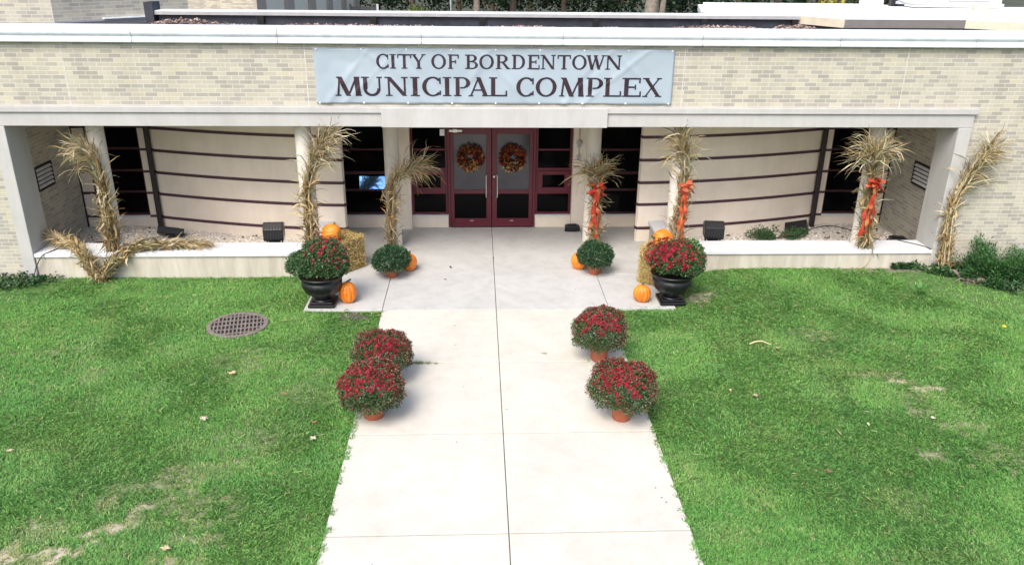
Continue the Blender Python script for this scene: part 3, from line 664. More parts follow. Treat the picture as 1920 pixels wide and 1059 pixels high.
# ------------------------------------------------------------------ corn stalk bundles
CORN = [(.43, .32, .15), (.52, .44, .28), (.31, .215, .10), (.29, .30, .18), (.165, .10, .052), (.58, .51, .37)]
def catmull(P, n):
    P = [np.array(p, float) for p in P]; P = [2*P[0]-P[1]] + P + [2*P[-1]-P[-2]]; out = []
    segs = len(P)-3
    for k in range(n+1):
        u = k/n*segs; i = min(int(u), segs-1); t = u-i; a, b, c, d = P[i:i+4]
        out.append(.5*((2*b) + (-a+c)*t + (2*a-5*b+4*c-d)*t*t + (-a+3*b-3*c+d)*t**3))
    return np.array(out)
def corn(label, loc, axis, rad, plumes, seed, nst=16, nlf=230, green=.2, t_pl=.62, lscale=1., bow=None, tuft=.72):
    r = np.random.default_rng(seed); e = empty('corn_stalk_bundle', loc, label, 'corn stalks', 'dried corn stalk bundles')
    K = 24; P = catmull(axis, K); rad = .70*np.array(rad)*np.interp(np.linspace(0, 1, len(rad)), [0, .6, 1], [1, .95, .58]); rad = np.interp(np.linspace(0, 1, K+1), np.linspace(0, 1, len(rad)), rad)
    Tn = unit(np.gradient(P, axis=0)); ref = np.array([.1, 1, .05]); N1 = unit(np.cross(Tn, ref)); N2 = np.cross(Tn, N1)
    m = MB(); st = []
    for i in range(nst):
        th = r.random()*6.28; rr = math.sqrt(r.random())*.85; th2 = th + r.normal()*.5; i0 = int(r.integers(0, 2)); i1 = int(r.integers(int(K*.72), K+1))
        path = []
        for k in range(i0, i1+1):
            a = th + (th2-th)*k/K; path.append(P[k] + (N1[k]*cos(a) + N2[k]*sin(a))*rad[k]*rr)
        st.append((np.array(path), i0)); c = palette(1, CORN, [4, 2, 3, 2, 1, 1], .15, r)[0]
        n = len(path); m.tube([tuple(p) for p in path], [.013 - .007*k/n for k in range(n)], 5, 0, c)
    m.build('stalks', M['corn'], e, smooth=True, col=True)
    VV, FF, CC = [], [], []; b = 0; SG = 9
    pw = np.array([p[1] for p in plumes]); pw = pw/pw.sum()
    def ribbon(p, d, L, w, g, c, curl, tw):
        nonlocal b
        q = p.copy(); d = unit(d); ref = unit(r.normal(size=3)); ds = L/SG; vs = []; cs = []
        sw = unit(r.normal(size=3))*curl
        for k in range(SG+1):
            s = k/SG; ww = w*(.30 + .7*min(1, s*4))*(1 - s**2.2) + .0012
            wd = np.cross(d, ref); wd = wd/max(1e-6, np.linalg.norm(wd)); nn = np.cross(wd, d); a = tw*s
            wv = wd*cos(a) + nn*sin(a); vs += [q - wv*ww, q + wv*ww]
            cs += [c*(1 + .12*r.normal())]*2
            q = q + d*ds; d = unit(d + np.array([0, 0, -g])*ds*(0.4+1.6*s) + sw*ds + r.normal(size=3)*.19)
        VV.append(np.array(vs)); CC.append(np.array(cs)); FF.append(np.array([(b+2*k, b+2*k+1, b+2*k+3, b+2*k+2) for k in range(SG)])); b += 2*(SG+1)
    lscale *= .93
    for _ in range(int(nlf*1.8)):
        path, i0 = st[int(r.integers(0, nst))]; n = len(path); k = int(r.integers(0, n)); t = (i0+k)/K; p = path[k]
        out = p - P[min(i0+k, K)]; out = unit(out + 1e-4*r.normal(size=3)); T = Tn[min(i0+k, K)]
        c = palette(1, CORN, [3, 4, 2, 2+8*green*(t > .4), 1, 3], .14, r)[0]
        if t < t_pl:
            sgn = 1 if r.random() < .62 else -1
            ribbon(p, T*sgn + out*(.06+.22*r.random()**2) + r.normal(size=3)*.11, lscale*(.20+.32*r.random()), .006+.014*r.random()**1.5, 1.4, c*np.array([1, .93, .82])*(.95 - .25*(t < .25)), 2.2, r.normal()*3)
        else:
            D = np.array(plumes[int(r.choice(len(plumes), p=pw))][0]); 
            ribbon(p, T*.75 + unit(D)*.75 + r.normal(size=3)*.27*tuft, lscale*(.35+.55*r.random()), .003+.012*r.random()**1.6, .8 + 2.4*r.random(), c, 2.2, r.normal()*3)
    for path, i0 in st:           # leaves and tassels from each stalk tip
        for _ in range(9):
            D = np.array(plumes[int(r.choice(len(plumes), p=pw))][0]); d = unit(path[-1]-path[-2])
            ribbon(path[-1], d*.7 + unit(D)*.6 + r.normal(size=3)*.22*tuft, lscale*(.3+.45*r.random()), .003+.010*r.random(), 1.1+r.random(), palette(1, CORN, [3, 3, 2, 2, 1, 2], .14, r)[0], .8, r.normal())
    V = np.concatenate(VV); F = np.concatenate(FF); C = np.clip(np.concatenate(CC), .01, 1)
    link('leaves', np_mesh('leaves', V, F, [M['corn']], C), e)
    kk = int(K*.34)
    for kq in (int(K*.16), kk, int(K*.58)):
        m = MB(); ring = [tuple(P[kq] + (N1[kq]*cos(a) + N2[kq]*sin(a))*(rad[kq]*1.02)) for a in np.linspace(0, 2*pi, 15)]
        m.tube(ring, .005, 5, cap=False); m.build('twine', M['twine'], e)
    if bow: ribbon_bow(e, bow, seed)
    return e
def ribbon_bow(e, spec, seed):
    (bx, by, bz), tails, sc, colr = spec; r = np.random.default_rng(seed+500)
    def rb(m, pts, w, nrm, c):
        pts = [Vector(p) for p in pts]; vs = []; cs = []; n = len(pts)
        for i, p in enumerate(pts):
            t = (pts[min(i+1, n-1)] - pts[max(i-1, 0)]).normalized(); wd = t.cross(Vector(nrm)).normalized(); ww = w[i] if hasattr(w, '__len__') else w
            vs += [p - wd*ww, p + wd*ww]
        b0 = len(m.v); m.add(vs, [(2*i, 2*i+1, 2*i+3, 2*i+2) for i in range(n-1)])
        for i in range(n):
            k = (1 + .25*r.normal()); gold = r.random() < .14; cc = (.62, .28, .10) if gold else tuple(max(.01, q*k) for q in c)
            m.c[b0+2*i] = cc; m.c[b0+2*i+1] = cc
    m = MB()
    for a in (20, 75, 150, 200, 320, 255):
        a = R(a + r.normal()*10); L = sc*(.13 + .05*r.random()); ux, uz = cos(a), sin(a)
        pts = [(bx + ux*L*s, by - .03 - .07*sin(pi*abs(s))*(1 if k < 8 else -.15), bz + uz*L*s - .05*s*s) for k, s in enumerate(list(np.linspace(0, 1, 8)) + list(np.linspace(.95, 0, 8)))]
        rb(m, pts, [sc*(.012 + .034*sin(pi*min(1, k/15))) for k in range(16)], (r.normal()*.3, -.4, 1), colr)
    rb(m, [(bx-.03, by-.05, bz), (bx, by-.09, bz+.01), (bx+.03, by-.05, bz)], .03*sc, (0, -.2, 1), colr)
    m.build('bow', M['ribbon'], e, col=True, smooth=True)
    m = MB()
    for (dx, L, dy) in tails:
        n = 16; pts = []
        for k in range(n+1):
            s = k/n; pts.append((bx + dx*s + .022*sin(9*s + dx*40), by + dy*s - .05 - .02*sin(11*s + dx*9), bz - L*s))
        rb(m, pts, [sc*(.022 + .012*sin(k*1.3 + dx*30)) for k in range(n+1)], (.25*sin(dx*50), -1, .15), colr)
    m.build('ribbon_tail', M['ribbon'], e, col=True, smooth=True)
RED, ORG = (.50, .06, .035), (.56, .11, .05)
corn('corn stalk bundle standing on the left planter cap, plume bent left', (-6.72, .16, .435), [(0.0, 0, 0), (.03, -.02, .5), (.03, -.02, 1.0), (.02, -.02, 1.5), (-.06, -.03, 1.75)], [.19, .16, .13, .13, .18], [((-1, -.1, .15), 4), ((-.8, -.1, .6), 2), ((.1, -.3, .9), .7)], 1, nst=18, nlf=280, green=.35, lscale=1.0, tuft=.55)
corn('fallen corn stalk bundle draped over the cap towards the left pier', (-6.93, -.13, 0), [(0, 0, .02), (-.12, .02, .28), (-.30, .14, .52), (-.62, .38, .56), (-1.05, .62, .60)], [.13, .17, .17, .17, .15], [((-1, .5, .0), 2), ((-1, .3, .3), 1)], 2, nst=18, nlf=260, t_pl=.8, lscale=.75)
corn('fallen corn stalk bundle lying along the left planter cap towards the right', (-6.86, -.14, 0), [(0, 0, .04), (.18, .04, .26), (.52, .22, .50), (1.0, .34, .54), (1.55, .42, .52)], [.14, .18, .17, .12, .06], [((1, .05, .02), 2), ((1, -.2, .1), 1)], 3, nst=18, nlf=260, t_pl=.85, lscale=.75, green=.3)
corn('tall upright corn stalk bundle behind the left flower urn, without ribbon', (-3.27, .16, .435), [(0, 0, 0), (.01, 0, .55), (.03, 0, 1.1), (.20, -.03, 1.6), (.42, -.08, 1.95)], [.11, .11, .12, .17, .24], [((.5, -.1, 1), 3), ((.9, -.1, .5), 1.2), ((.1, -.1, 1), 1)], 4, nst=20, nlf=260, green=.4, t_pl=.6)
corn('corn stalk bundle at the left porch column, plume bent over to the right', (-1.97, 1.30, 0), [(0, 0, 0), (.02, 0, .5), (.04, -.02, 1.1), (.16, -.06, 1.48), (.46, -.12, 1.70)], [.13, .10, .12, .12, .13], [((1, -.2, .25), 5), ((1, -.1, .0), 1), ((-.5, -.2, .6), .4)], 5, nst=18, nlf=230, green=.15, t_pl=.68, tuft=.7)
corn('corn stalk bundle with red bow at the right porch column', (2.02, 1.30, 0), [(0, 0, 0), (-.02, 0, .5), (-.04, -.02, 1.0), (-.06, -.05, 1.35), (-.08, -.08, 1.50)], [.12, .11, .11, .12, .15], [((-1, -.2, .5), 4), ((1, -.15, .35), 2.6), ((0, -.3, .7), .5)], 6, nst=16, nlf=230, green=.2, t_pl=.72, lscale=1.05, tuft=.6, bow=((-.06, -.13, 1.30), [(-.07, .62, .02), (.03, .75, .02), (-.12, .85, .0), (.0, 1.0, 0)], 1.0, RED))
corn('tall corn stalk bundle with orange ribbon behind the right flower urn', (3.28, .17, .435), [(0, 0, 0), (.02, 0, .5), (.05, 0, 1.05), (.03, -.02, 1.6), (-.04, -.04, 1.98)], [.10, .12, .12, .12, .16], [((-.3, -.1, 1), 3), ((.35, -.1, 1), 1.5), ((-.9, -.2, .3), .8)], 7, nst=18, nlf=250, green=.35, t_pl=.62, bow=((.07, -.13, 1.22), [(-.06, .95, .03), (.02, .70, .02), (-.12, .80, .02), (-.02, 1.02, .03)], .95, ORG))
corn('corn stalk bundle with red bow standing on the right planter cap, plume split two ways', (6.78, .14, .435), [(0, 0, 0), (-.05, 0, .5), (-.08, 0, 1.0), (-.13, -.03, 1.5), (-.14, -.05, 1.75)], [.15, .12, .10, .12, .17], [((-1, -.2, .25), 3), ((.85, -.1, .9), 3.4), ((.1, -.2, 1), .5)], 8, nst=20, nlf=300, green=.4, t_pl=.66, lscale=1.15, tuft=.5, bow=((-.08, -.14, 1.28), [(-.05, .95, .02), (.03, .8, .02), (-.16, 1.0, .03), (-.03, .6, .02)], 1.05, RED))
corn('corn stalk bundle without ribbon leaning at the right brick wall on the ground', (8.22, -.14, .05), [(0, 0, 0), (-.06, .02, .55), (-.10, .03, 1.2), (.05, .02, 1.75), (.28, -.02, 2.2)], [.13, .13, .13, .17, .20], [((.5, -.1, 1), 4), ((.9, -.2, .2), 1), ((-.2, -.2, .9), .6)], 9, nst=20, nlf=280, green=.3, t_pl=.62)

# ------------------------------------------------------------------ flowers
GREENS = [(.028, .085, .028), (.050, .125, .040), (.080, .150, .058), (.14, .17, .095)]
PHASE = [0.]
def dome_points(n, rx, rz, r, low=-.45, shell=.62, lump=None):
    a = r.random(n)*2*pi; u = low + (1-low)*r.random(n); s = np.sqrt(np.clip(1-u*u, 0, 1))
    d = np.stack([s*np.cos(a), s*np.sin(a), u], 1); k = shell + (1-shell)*r.random(n)**.5
    f1 = PHASE[0]
    k *= 1 + .055*np.sin(2*a + f1) + .05*np.sin(3*a + 2*u + f1*2) + .045*np.sin(6*a - 5*u + f1*3) + .035*np.sin(11*a + 8*u + f1) + .03*r.normal(size=n)
    return d*k[:, None]*np.array([rx, rx, rz]), d, u
def blossom(P, D, size, cols, r, petals=7):
    n = len(P); D = unit(D); A = unit(np.cross(D, r.normal(size=(n, 3)))); Bv = np.cross(D, A); VV = []; 
    ang = np.arange(petals)*2*pi/petals
    V = [P + D*(size*.1)[:, None]]
    for k, a in enumerate(ang):
        for da, rr, up in ((-.28, .75, .25), (.0, 1.0, .12), (.28, .75, .25)):
            V.append(P + (A*np.cos(a+da) + Bv*np.sin(a+da))*(size*rr)[:, None] + D*(size*up)[:, None])
    V = np.stack(V, 1); nv = V.shape[1]; f = []
    for k in range(petals): o = 1+3*k; f += [(0, o, o+1), (0, o+1, o+2)]
    F = (np.arange(n)[:, None, None]*nv + np.array(f)).reshape(-1, 3)
    return V.reshape(-1, 3), F, np.repeat(cols, nv, 0)
def pot(e, r0, r1, h, mat):
    m = MB(); m.lathe([(r0*.96, 0), (r0, .01), (r1, h-.035), (r1*1.07, h-.034), (r1*1.07, h), (r1*.98, h), (r1*.95, h-.03), (.01, h-.03)], 28); return m.build('pot', mat, e, smooth=False)
def foliage(e, c, rx, rz, n, seed, lf=.034, low=-.5, cols=GREENS, w=(3, 4, 3, 1.2), off=(0, 0)):
    r = np.random.default_rng(seed); P, D, u = dome_points(n, rx, rz, r, low)
    V, F, C = leaf_cloud(P + np.array(c) + [off[0], off[1], 0], D*.5 + [0, 0, .25], lf*(.7+.6*r.random(n)), lf*.34*(.7+.6*r.random(n)), palette(n, cols, w, .2, r), jitter=.95, r=r)
    # stems
    k = 60; Q, E, _ = dome_points(k, rx*.85, rz*.85, r, -.2); Vs, Fs, Cs = leaf_cloud(np.tile(np.array(c) + [off[0], off[1], -rz*.55], (k, 1)), Q + [0, 0, rz*.55], np.linalg.norm(Q, axis=1)*1.05, np.full(k, .006), palette(k, [(.09, .12, .05)], [1], .2, r), jitter=.02, r=r)
    return join([(V, F, C), (Vs, Fs, Cs)])
REDS = [(.33, .007, .030), (.24, .005, .020), (.44, .015, .058), (.15, .005, .012)]
def flowers(c, rx, rz, n, nb, seed, low=.05, size=.019, bias=None, off=(0, 0), topw=.35):
    r = np.random.default_rng(seed); P, D, u = dome_points(n*2, rx*1.03, rz*1.03, r, low, .96)
    cl_ = Noise2(.11, seed); kk = cl_(P[:, 0], P[:, 1] + P[:, 2]*.7)*.8 + topw*u + r.normal(size=len(u))*.14
    if bias is not None: kk = kk + P[:, 0]*bias
    idx = np.argsort(-kk)[:n]; P, D = P[idx], D[idx]
    b = blossom(P + np.array(c) + [off[0], off[1], 0], D + r.normal(size=(n, 3))*.3, size*(.75+.5*r.random(n)), palette(n, REDS, [4, 3, 2, 2], .2, r), r)
    Q, E, _ = dome_points(nb, rx*1.03, rz*1.03, r, -.3, .95)
    bd = leaf_cloud(Q + np.array(c) + [off[0], off[1], 0], E + [0, 0, .2], np.full(nb, .016), np.full(nb, .0055), palette(nb, [(.30, .12, .10), (.36, .26, .18), (.24, .02, .03), (.36, .34, .24)], [3, 3, 3, 2], .2, r), jitter=.3, r=r)
    return join([b, bd])
def mum(label, loc, rx, rz, seed, red=True, r0=.115, h=.22, nf=330):
    PHASE[0] = seed*1.73
    e = empty('potted_chrysanthemum', loc, label, 'flowers', 'potted chrysanthemums')
    pot(e, r0, r0*1.2, h, M['terracotta']); c = (0, 0, h + rz*.55)
    if red:
        v, f, cc = foliage(e, c, rx, rz, 17000, seed, .027); link('foliage', np_mesh('foliage', v, f, [M['leaf']], cc), e)
        v, f, cc = flowers(c, rx, rz, int(nf*3.8), 3400, seed+1, -.1, .0155, topw=1.0); tag(link('blossoms', np_mesh('blossoms', v, f, [M['petal']], cc), e), kind='stuff')
    else:
        v, f, cc = foliage(e, c, rx, rz, 9000, seed, .030, cols=[(.018, .055, .022), (.035, .085, .035), (.06, .12, .055), (.12, .19, .10)], w=(3, 4, 2, .8)); link('foliage', np_mesh('foliage', v, f, [M['leaf']], cc), e)
    return e
mum('red chrysanthemum in terracotta pot, nearer of the two on the walkway left edge', (-1.61, -4.74, 0), .405, .32, 61, r0=.125)
mum('red chrysanthemum in terracotta pot, farther of the two on the walkway left edge', (-1.58, -3.76, 0), .375, .29, 63, nf=260)
mum('red chrysanthemum in terracotta pot, farther of the two on the walkway right edge', (1.43, -3.27, 0), .385, .33, 65, h=.25, nf=290)
mum('red chrysanthemum in terracotta pot, nearer of the two on the walkway right edge', (1.49, -4.86, 0), .395, .34, 67, h=.23)
mum('small green chrysanthemum not in bloom, beside the left porch column', (-1.84, -.03, 0), .325, .26, 69, False, .10, .16)
mum('small green chrysanthemum not in bloom, beside the right porch column', (1.82, .06, 0), .315, .27, 71, False, .10, .18)

def urn(label, loc, seed, right):
    PHASE[0] = seed*1.73
    e = empty('urn_planter', loc, label, 'urn', 'black urns at the porch corners')
    m = MB(); m.box(-.215, .215, -.215, .215, 0, .055); m.box(-.18, .18, -.18, .18, .056, .085); pl = m.build('plinth', M['black'], e, bevel=.012)
    m = MB(); m.lathe([(.17, .085), (.175, .10), (.13, .115), (.105, .13), (.105, .14), (.135, .15), (.135, .16), (.11, .165)], 32); m.build('foot', M['black'], e, smooth=True)
    fl = lambda a, z: 1 + (.028*abs(sin(8*a)) if z < .37 else 0)
    m = MB(); m.lathe([(.11, .16), (.18, .175), (.24, .21), (.285, .26), (.315, .33), (.328, .42), (.316, .43), (.316, .45), (.32, .47), (.34, .49), (.362, .50), (.368, .52), (.34, .53), (.30, .50), (.01, .49)], 96, fn=fl); m.build('bowl', M['black'], e, smooth=True)
    if right:
        v = [foliage(e, (.06, 0, .74), .43, .28, 11000, seed, .036, -.6), foliage(e, (.22, .02, .80), .26, .26, 2600, seed+9, .045, -.2, cols=[(.05, .12, .04), (.10, .20, .07), (.14, .25, .10)], w=(1, 2, 1))]
        w = [flowers((-.02, 0, .78), .41, .29, 560, 800, seed+1, -.35, .024, bias=-.25), flowers((.10, -.02, .74), .42, .27, 200, 400, seed+2, -.4, .023)]
    else:
        v = [foliage(e, (.07, 0, .76), .37, .34, 9500, seed, .036, -.6), foliage(e, (-.24, -.02, .68), .28, .22, 4200, seed+9, .036, -.5)]
        w = [flowers((.09, 0, .80), .36, .33, 190, 900, seed+1, -.2, .021, bias=.5)]
    a, b, c = join(v); link('foliage', np_mesh('foliage', a, b, [M['leaf']], c), e)
    a, b, c = join(w); tag(link('blossoms', np_mesh('blossoms', a, b, [M['petal']], c), e), kind='stuff')
urn('black fluted urn with mostly green, sparsely red chrysanthemums on the left porch corner', (-2.84, -1.22, 0), 81, False)
urn('black fluted urn overflowing with crimson chrysanthemums on the right porch corner', (2.93, -1.22, 0), 85, True)

# ------------------------------------------------------------------ pumpkins and hay
def pumpkin(label, loc, rad, h, seed, rot=(0, 0, 0), slen=.06):
    e = empty('pumpkin', loc, label, 'pumpkin', 'orange pumpkins'); e.rotation_euler = rot
    n = 96; ribs = 11 + seed % 3; prof = []
    for k in range(21):
        a = -pi/2 + pi*k/20; prof.append((rad*max(.02, cos(a))**.75, h/2 + h/2*sin(a)*(1 - .06*cos(a*2))))
    m = MB(); ph = seed*.7
    m.lathe(prof, n, fn=lambda a, z: 1 - .12*(1-abs(sin(ribs*a/2 + ph + .12*sin(3*a+ph))))**2.0 + .03*sin(2*a+ph) + .012*sin(5*a+2*ph)); b = m.build('body', M['pumpkin'], e, smooth=True)
    m = MB(); k = .01*(seed % 4)
    m.tube([(0, 0, h-.02), (.0, .002, h+slen*.35), (.012+k, .004, h+slen*.75), (.028+k, .006, h+slen)], [.03, .017, .014, .017], 8); m.build('stem', M['stem'], e, smooth=True)
    return e
pumpkin('tall oval pumpkin with dark stem standing beside the left urn', (-2.44, -1.17, 0), .145, .345, 3)
pumpkin('round ribbed pumpkin standing beside the right urn', (2.44, -1.22, 0), .145, .285, 4, slen=.05)
pumpkin('pumpkin half hidden behind the green plant at the left porch column', (-1.55, .28, 0), .15, .30, 5)
pumpkin('pumpkin half hidden behind the green plant at the right porch column', (1.56, .30, 0), .15, .30, 6)
pumpkin('pumpkin lying on its side on the left hay bale', (-3.02, .28, .715), .165, .33, 7, (R(12), R(78), R(-25)))
pumpkin('pumpkin lying on its side on the right hay bale with its stem to the left', (3.06, -.36, .80), .165, .32, 8, (R(8), R(-80), R(12)), .08)
def bale(label, loc, L, W, H, rz, seed):
    e = empty('hay_bale', loc, label, 'hay bale', 'hay bales', rz)
    r = np.random.default_rng(seed)
    m = MB(); m.box(-L/2, L/2, -W/2, W/2, .0, H); m.c = [(.26, .18, .07)]*len(m.v); m.build('core', M['straw'], e, bevel=.05, col=True, seg=3)
    n = 5200; f = r.integers(0, 5, n); u, v = r.random(n)-.5, r.random(n)-.5
    P = np.zeros((n, 3)); Nn = np.zeros((n, 3))
    for k, (a, b, c, sg) in enumerate(((0, 2, 1, -1), (0, 2, 1, 1), (1, 2, 0, -1), (1, 2, 0, 1), (0, 1, 2, 1))):
        q = f == k; D3 = [L, W, H]; P[q, a] = u[q]*D3[a]; P[q, b] = v[q]*D3[b] + (H/2 if b == 2 else 0); P[q, c] = sg*D3[c]/2 + (H/2 if c == 2 else 0); Nn[q, c] = sg
    Dr = unit(np.cross(Nn, r.normal(size=(n, 3))) + np.array([0, 0, -.2]) + Nn*(.12+.3*r.random((n, 1))))
    P += Nn*(r.random((n, 1))*.02 - .012)
    ln = .07 + .12*r.random(n)
    V, F, C = leaf_cloud(P - Dr*(ln*.4)[:, None], Dr, ln, np.full(n, .0055), palette(n, [(.58, .44, .17), (.48, .34, .12), (.66, .54, .26), (.34, .24, .09), (.46, .40, .16)], [4, 3, 2, 2, 1], .15, r), jitter=.08, r=r)
    link('loose_straw', np_mesh('loose_straw', V, F, [M['straw']], C), e)
    for x in (-L*.22, L*.22):
        m = MB(); q = .012; m.tube([(x, -W/2-q, .0), (x, -W/2-q, H), (x, -W/2, H+q), (x, W/2, H+q), (x, W/2+q, H), (x, W/2+q, 0)], .006, 6); m.build('twine', M['twine'], e)
bale('golden hay bale behind the left urn, under a pumpkin', (-2.80, .40, 0), .66, .56, .60, R(50), 91)
bale('golden hay bale mostly hidden behind the right urn, under a pumpkin', (2.98, -.42, 0), .74, .50, .66, R(-38), 92)

# ------------------------------------------------------------------ wreaths
def wreath(label, loc, seed):
    e = empty('autumn_wreath', loc, label, 'wreath', 'autumn wreaths on the doors'); r = np.random.default_rng(seed)
    m = MB(); m.tube([(.17*cos(a), 0, .17*sin(a)) for a in np.linspace(0, 2*pi, 33)], .03, 8, cap=False); m.build('ring', M['twine'], e)
    n = 620; a = r.random(n)*2*pi; b = r.random(n)*2*pi; rr = .18 + .066*np.cos(b)*r.random(n)**.4; P = np.stack([rr*np.cos(a), -.045*np.abs(np.sin(b)) - .01, rr*np.sin(a)], 1)
    D = np.stack([np.cos(b)*np.cos(a), -.55*np.ones(n), np.cos(b)*np.sin(a)], 1)
    lowy = (np.sin(a) < -.55)
    cols = palette(n, [(.38, .075, .025), (.25, .022, .016), (.085, .02, .018), (.44, .20, .06), (.03, .025, .018), (.06, .075, .025)], [3, 4, 2.5, 1, 3, 1], .2, r); cols[lowy & (r.random(n) < .4)] = (.62, .42, .17)
    v, f, c = leaf_cloud(P, D, .05 + .05*r.random(n), .016 + .014*r.random(n), cols, jitter=.5, r=r)
    link('leaves', np_mesh('leaves', v, f, [M['petal']], c), e)
wreath('orange and brown autumn wreath hanging on the left door', (-.43, YB-.05, 1.50), 95)
wreath('orange and brown autumn wreath hanging on the right door', (.43, YB-.05, 1.495), 96)

# ------------------------------------------------------------------ flood lights and cables
def flood(label, loc, rot, sc=1., stand=.12):
    e = empty('flood_light', loc, label, 'flood light', 'black ground flood lights'); e.rotation_euler = rot
    m = MB(); prof = [(-.13*sc, stand), (.13*sc, stand+.03*sc), (.16*sc, stand+.27*sc), (-.02*sc, stand+.33*sc), (-.14*sc, stand+.22*sc)]
    m.extrude_x(prof[::-1], -.18*sc, .18*sc); m.build('housing', M['black'], e, bevel=.012)
    m = MB()
    for k in range(7): x = -.15*sc + .05*sc*k; m.extrude_x([(y*1.04-.004, z*1.0 + .008) for y, z in prof][::-1], x-.006, x+.006)
    m.build('cooling_fins', M['black'], e)
    m = MB(); m.box(-.13*sc, .13*sc, -.08, .08, 0, .03); m.box(-.15*sc, -.125*sc, -.03, .03, .03, stand+.1*sc); m.box(.125*sc, .15*sc, -.03, .03, .03, stand+.1*sc); m.box(-.10*sc, .10*sc, -.06, .06, .031, stand+.02); m.build('bracket', M['black_matte'], e, bevel=.004)
flood('upright ribbed black flood light in the left planter near the flower urn', (-4.05, .78, .05), (0, 0, R(5)), 1., .38)
flood('upright ribbed black flood light in the right planter near the flower urn', (4.15, .78, .05), (0, 0, R(-6)), 1., .38)
def floor_box(label, loc, rot, w, d, h):
    e = empty('flood_light', loc, label, 'flood light', 'black ground flood lights'); e.rotation_euler = rot
    m = MB(); m.prism([(-w/2, -d/2), (w/2, -d/2), (w/2*.88, d/2), (-w/2*.88, d/2)], 0.015, h); m.build('housing', M['black'], e, bevel=.015)
    m = MB(); m.box(-w/2*.95, w/2*.95, -d/2-.012, -d/2+.004, .03, h-.02); m.box(-w*.3, w*.3, -d*.2, d*.3, h+.001, h+.018); m.build('glass_front', M['black_matte'], e, bevel=.004)
    m = MB(); m.box(-.08, .08, -.05, .05, -.015, .014); m.build('bracket', M['black_matte'], e)
floor_box('low black flood light lying tilted at the left striped wall', (-6.4, 1.95, .09), (R(-30), R(12), R(14)), .50, .22, .16)
floor_box('black flood light tipped up against the right striped wall beside the shrub', (6.27, 2.0, .10), (R(-55), R(-18), R(-30)), .44, .30, .20)
floor_box('small black floor light on the porch beside the right pilaster', (1.67, 2.46, .0), (0, 0, 0), .32, .16, .13)
floor_box('small black floor light in the far right corner of the right planter', (8.05, 1.35, .07), (0, 0, R(-14)), .34, .22, .15)
floor_box('small black floor light in the far left corner of the left planter', (-7.45, 1.25, .07), (0, 0, R(14)), .30, .22, .12)
def cord(label, pts, rr=.008):
    m = MB(); P = catmull(pts, 40); o = Vector(P[0]); m.tube([tuple(Vector(p) - o) for p in P], rr, 6); tag(m.build('power_cord', M['cable'], loc=o, smooth=True), label, 'cord')
cord('black power cord hanging down the left planter wall beside the pier', [(-7.7, .55, .44), (-7.75, .2, .445), (-7.86, -.02, .42), (-8.0, -.03, .22), (-8.1, -.08, .02), (-8.3, -.3, .0)])
cord('black power cord lying on the left gravel to the tilted flood light', [(-7.4, 1.2, .08), (-7.1, 1.5, .07), (-6.9, 1.75, .075), (-6.6, 1.9, .09)])
cord('black power cord lying on the right gravel below the right window', [(6.5, 2.1, .08), (6.8, 2.4, .07), (7.3, 2.5, .07), (7.8, 1.7, .07), (8.0, 1.35, .08)])
cord('short black power cord lying on the right planter cap by the pier', [(7.55, .62, .445), (7.75, .4, .444), (7.93, .2, .444), (7.97, .03, .444)])

# ------------------------------------------------------------------ drain grate
def grate():
    e = empty('drain_grate', (GR[0], GR[1], .0), 'round rusty iron drain grate set in the left lawn', 'drain grate', rz=R(12))
    m = MB(); m.lathe([(GR[2]*.99, -.03), (GR[2], .012), (GR[2]*.86, .016), (GR[2]*.85, -.03)], 48); m.f = m.f[:-2]; m.m = m.m[:-2]; m.build('rim', M['rust'], e)
    m = MB(); rad = GR[2]*.86
    for k in range(-6, 7):
        x = k*.058
        if abs(x) < rad: h = math.sqrt(rad*rad - x*x); m.box(x-.012, x+.012, -h, h, .008, .014)
    m.build('bars', M['rust'], e, bevel=.002); m = MB()
    for k in range(-2, 3):
        y = k*.155; h = math.sqrt(rad*rad - y*y); m.box(-h, h, y-.018, y+.018, .0075, .0125)
    m.build('cross_bars', M['rust'], e)
    m = MB(); m.lathe([(GR[2]*.9, -.004), (GR[2]*.9, .002)], 40); m.build('pit', M['pit'], e)  # shallow black disc, the hole's darkness is put into its colour
grate()

# ------------------------------------------------------------------ fallen leaves, twig, straw
def fallen_leaf(label, x, y, s, col, seed, z=None, sh=0):
    r = random.Random(seed); m = MB(); n = 10 if sh == 0 else 8; pts = [(0, 0, .012)]
    for k in range(n*2):
        a = pi*k/n; rr = s*(1 if k % 2 == 0 else .55)*(.75+.5*r.random())*(1.0 if sh == 0 else (.5+.5*abs(cos(a)))); pts.append((rr*cos(a), rr*sin(a), .012 + .35*s*r.random()))
    m.add(pts, [(0, 1+k, 1+(k+1) % (2*n)) for k in range(2*n)])
    m.tube([(0, 0, .012), (s*.8, .3*s, .014), (s*1.3, .5*s, .01)], .0025, 4)
    for i in range(len(m.v)): pass
    k = .85+.3*r.random(); m.c = [tuple(min(1, c*k*(.85+.3*r.random())) for c in col) for _ in m.v]
    zz = (float(lawn_h(np.array([x]), np.array([y]))[0]) + .045) if z is None else z
    o = m.build('fallen_leaf', M['litter'], loc=(x, y, zz), rz=r.random()*6.28, col=True); tag(o, label, 'leaf', 'fallen leaves')
TAN, BRN, PAL, DRK = (.50, .36, .24), (.26, .16, .09), (.62, .54, .40), (.06, .045, .035)
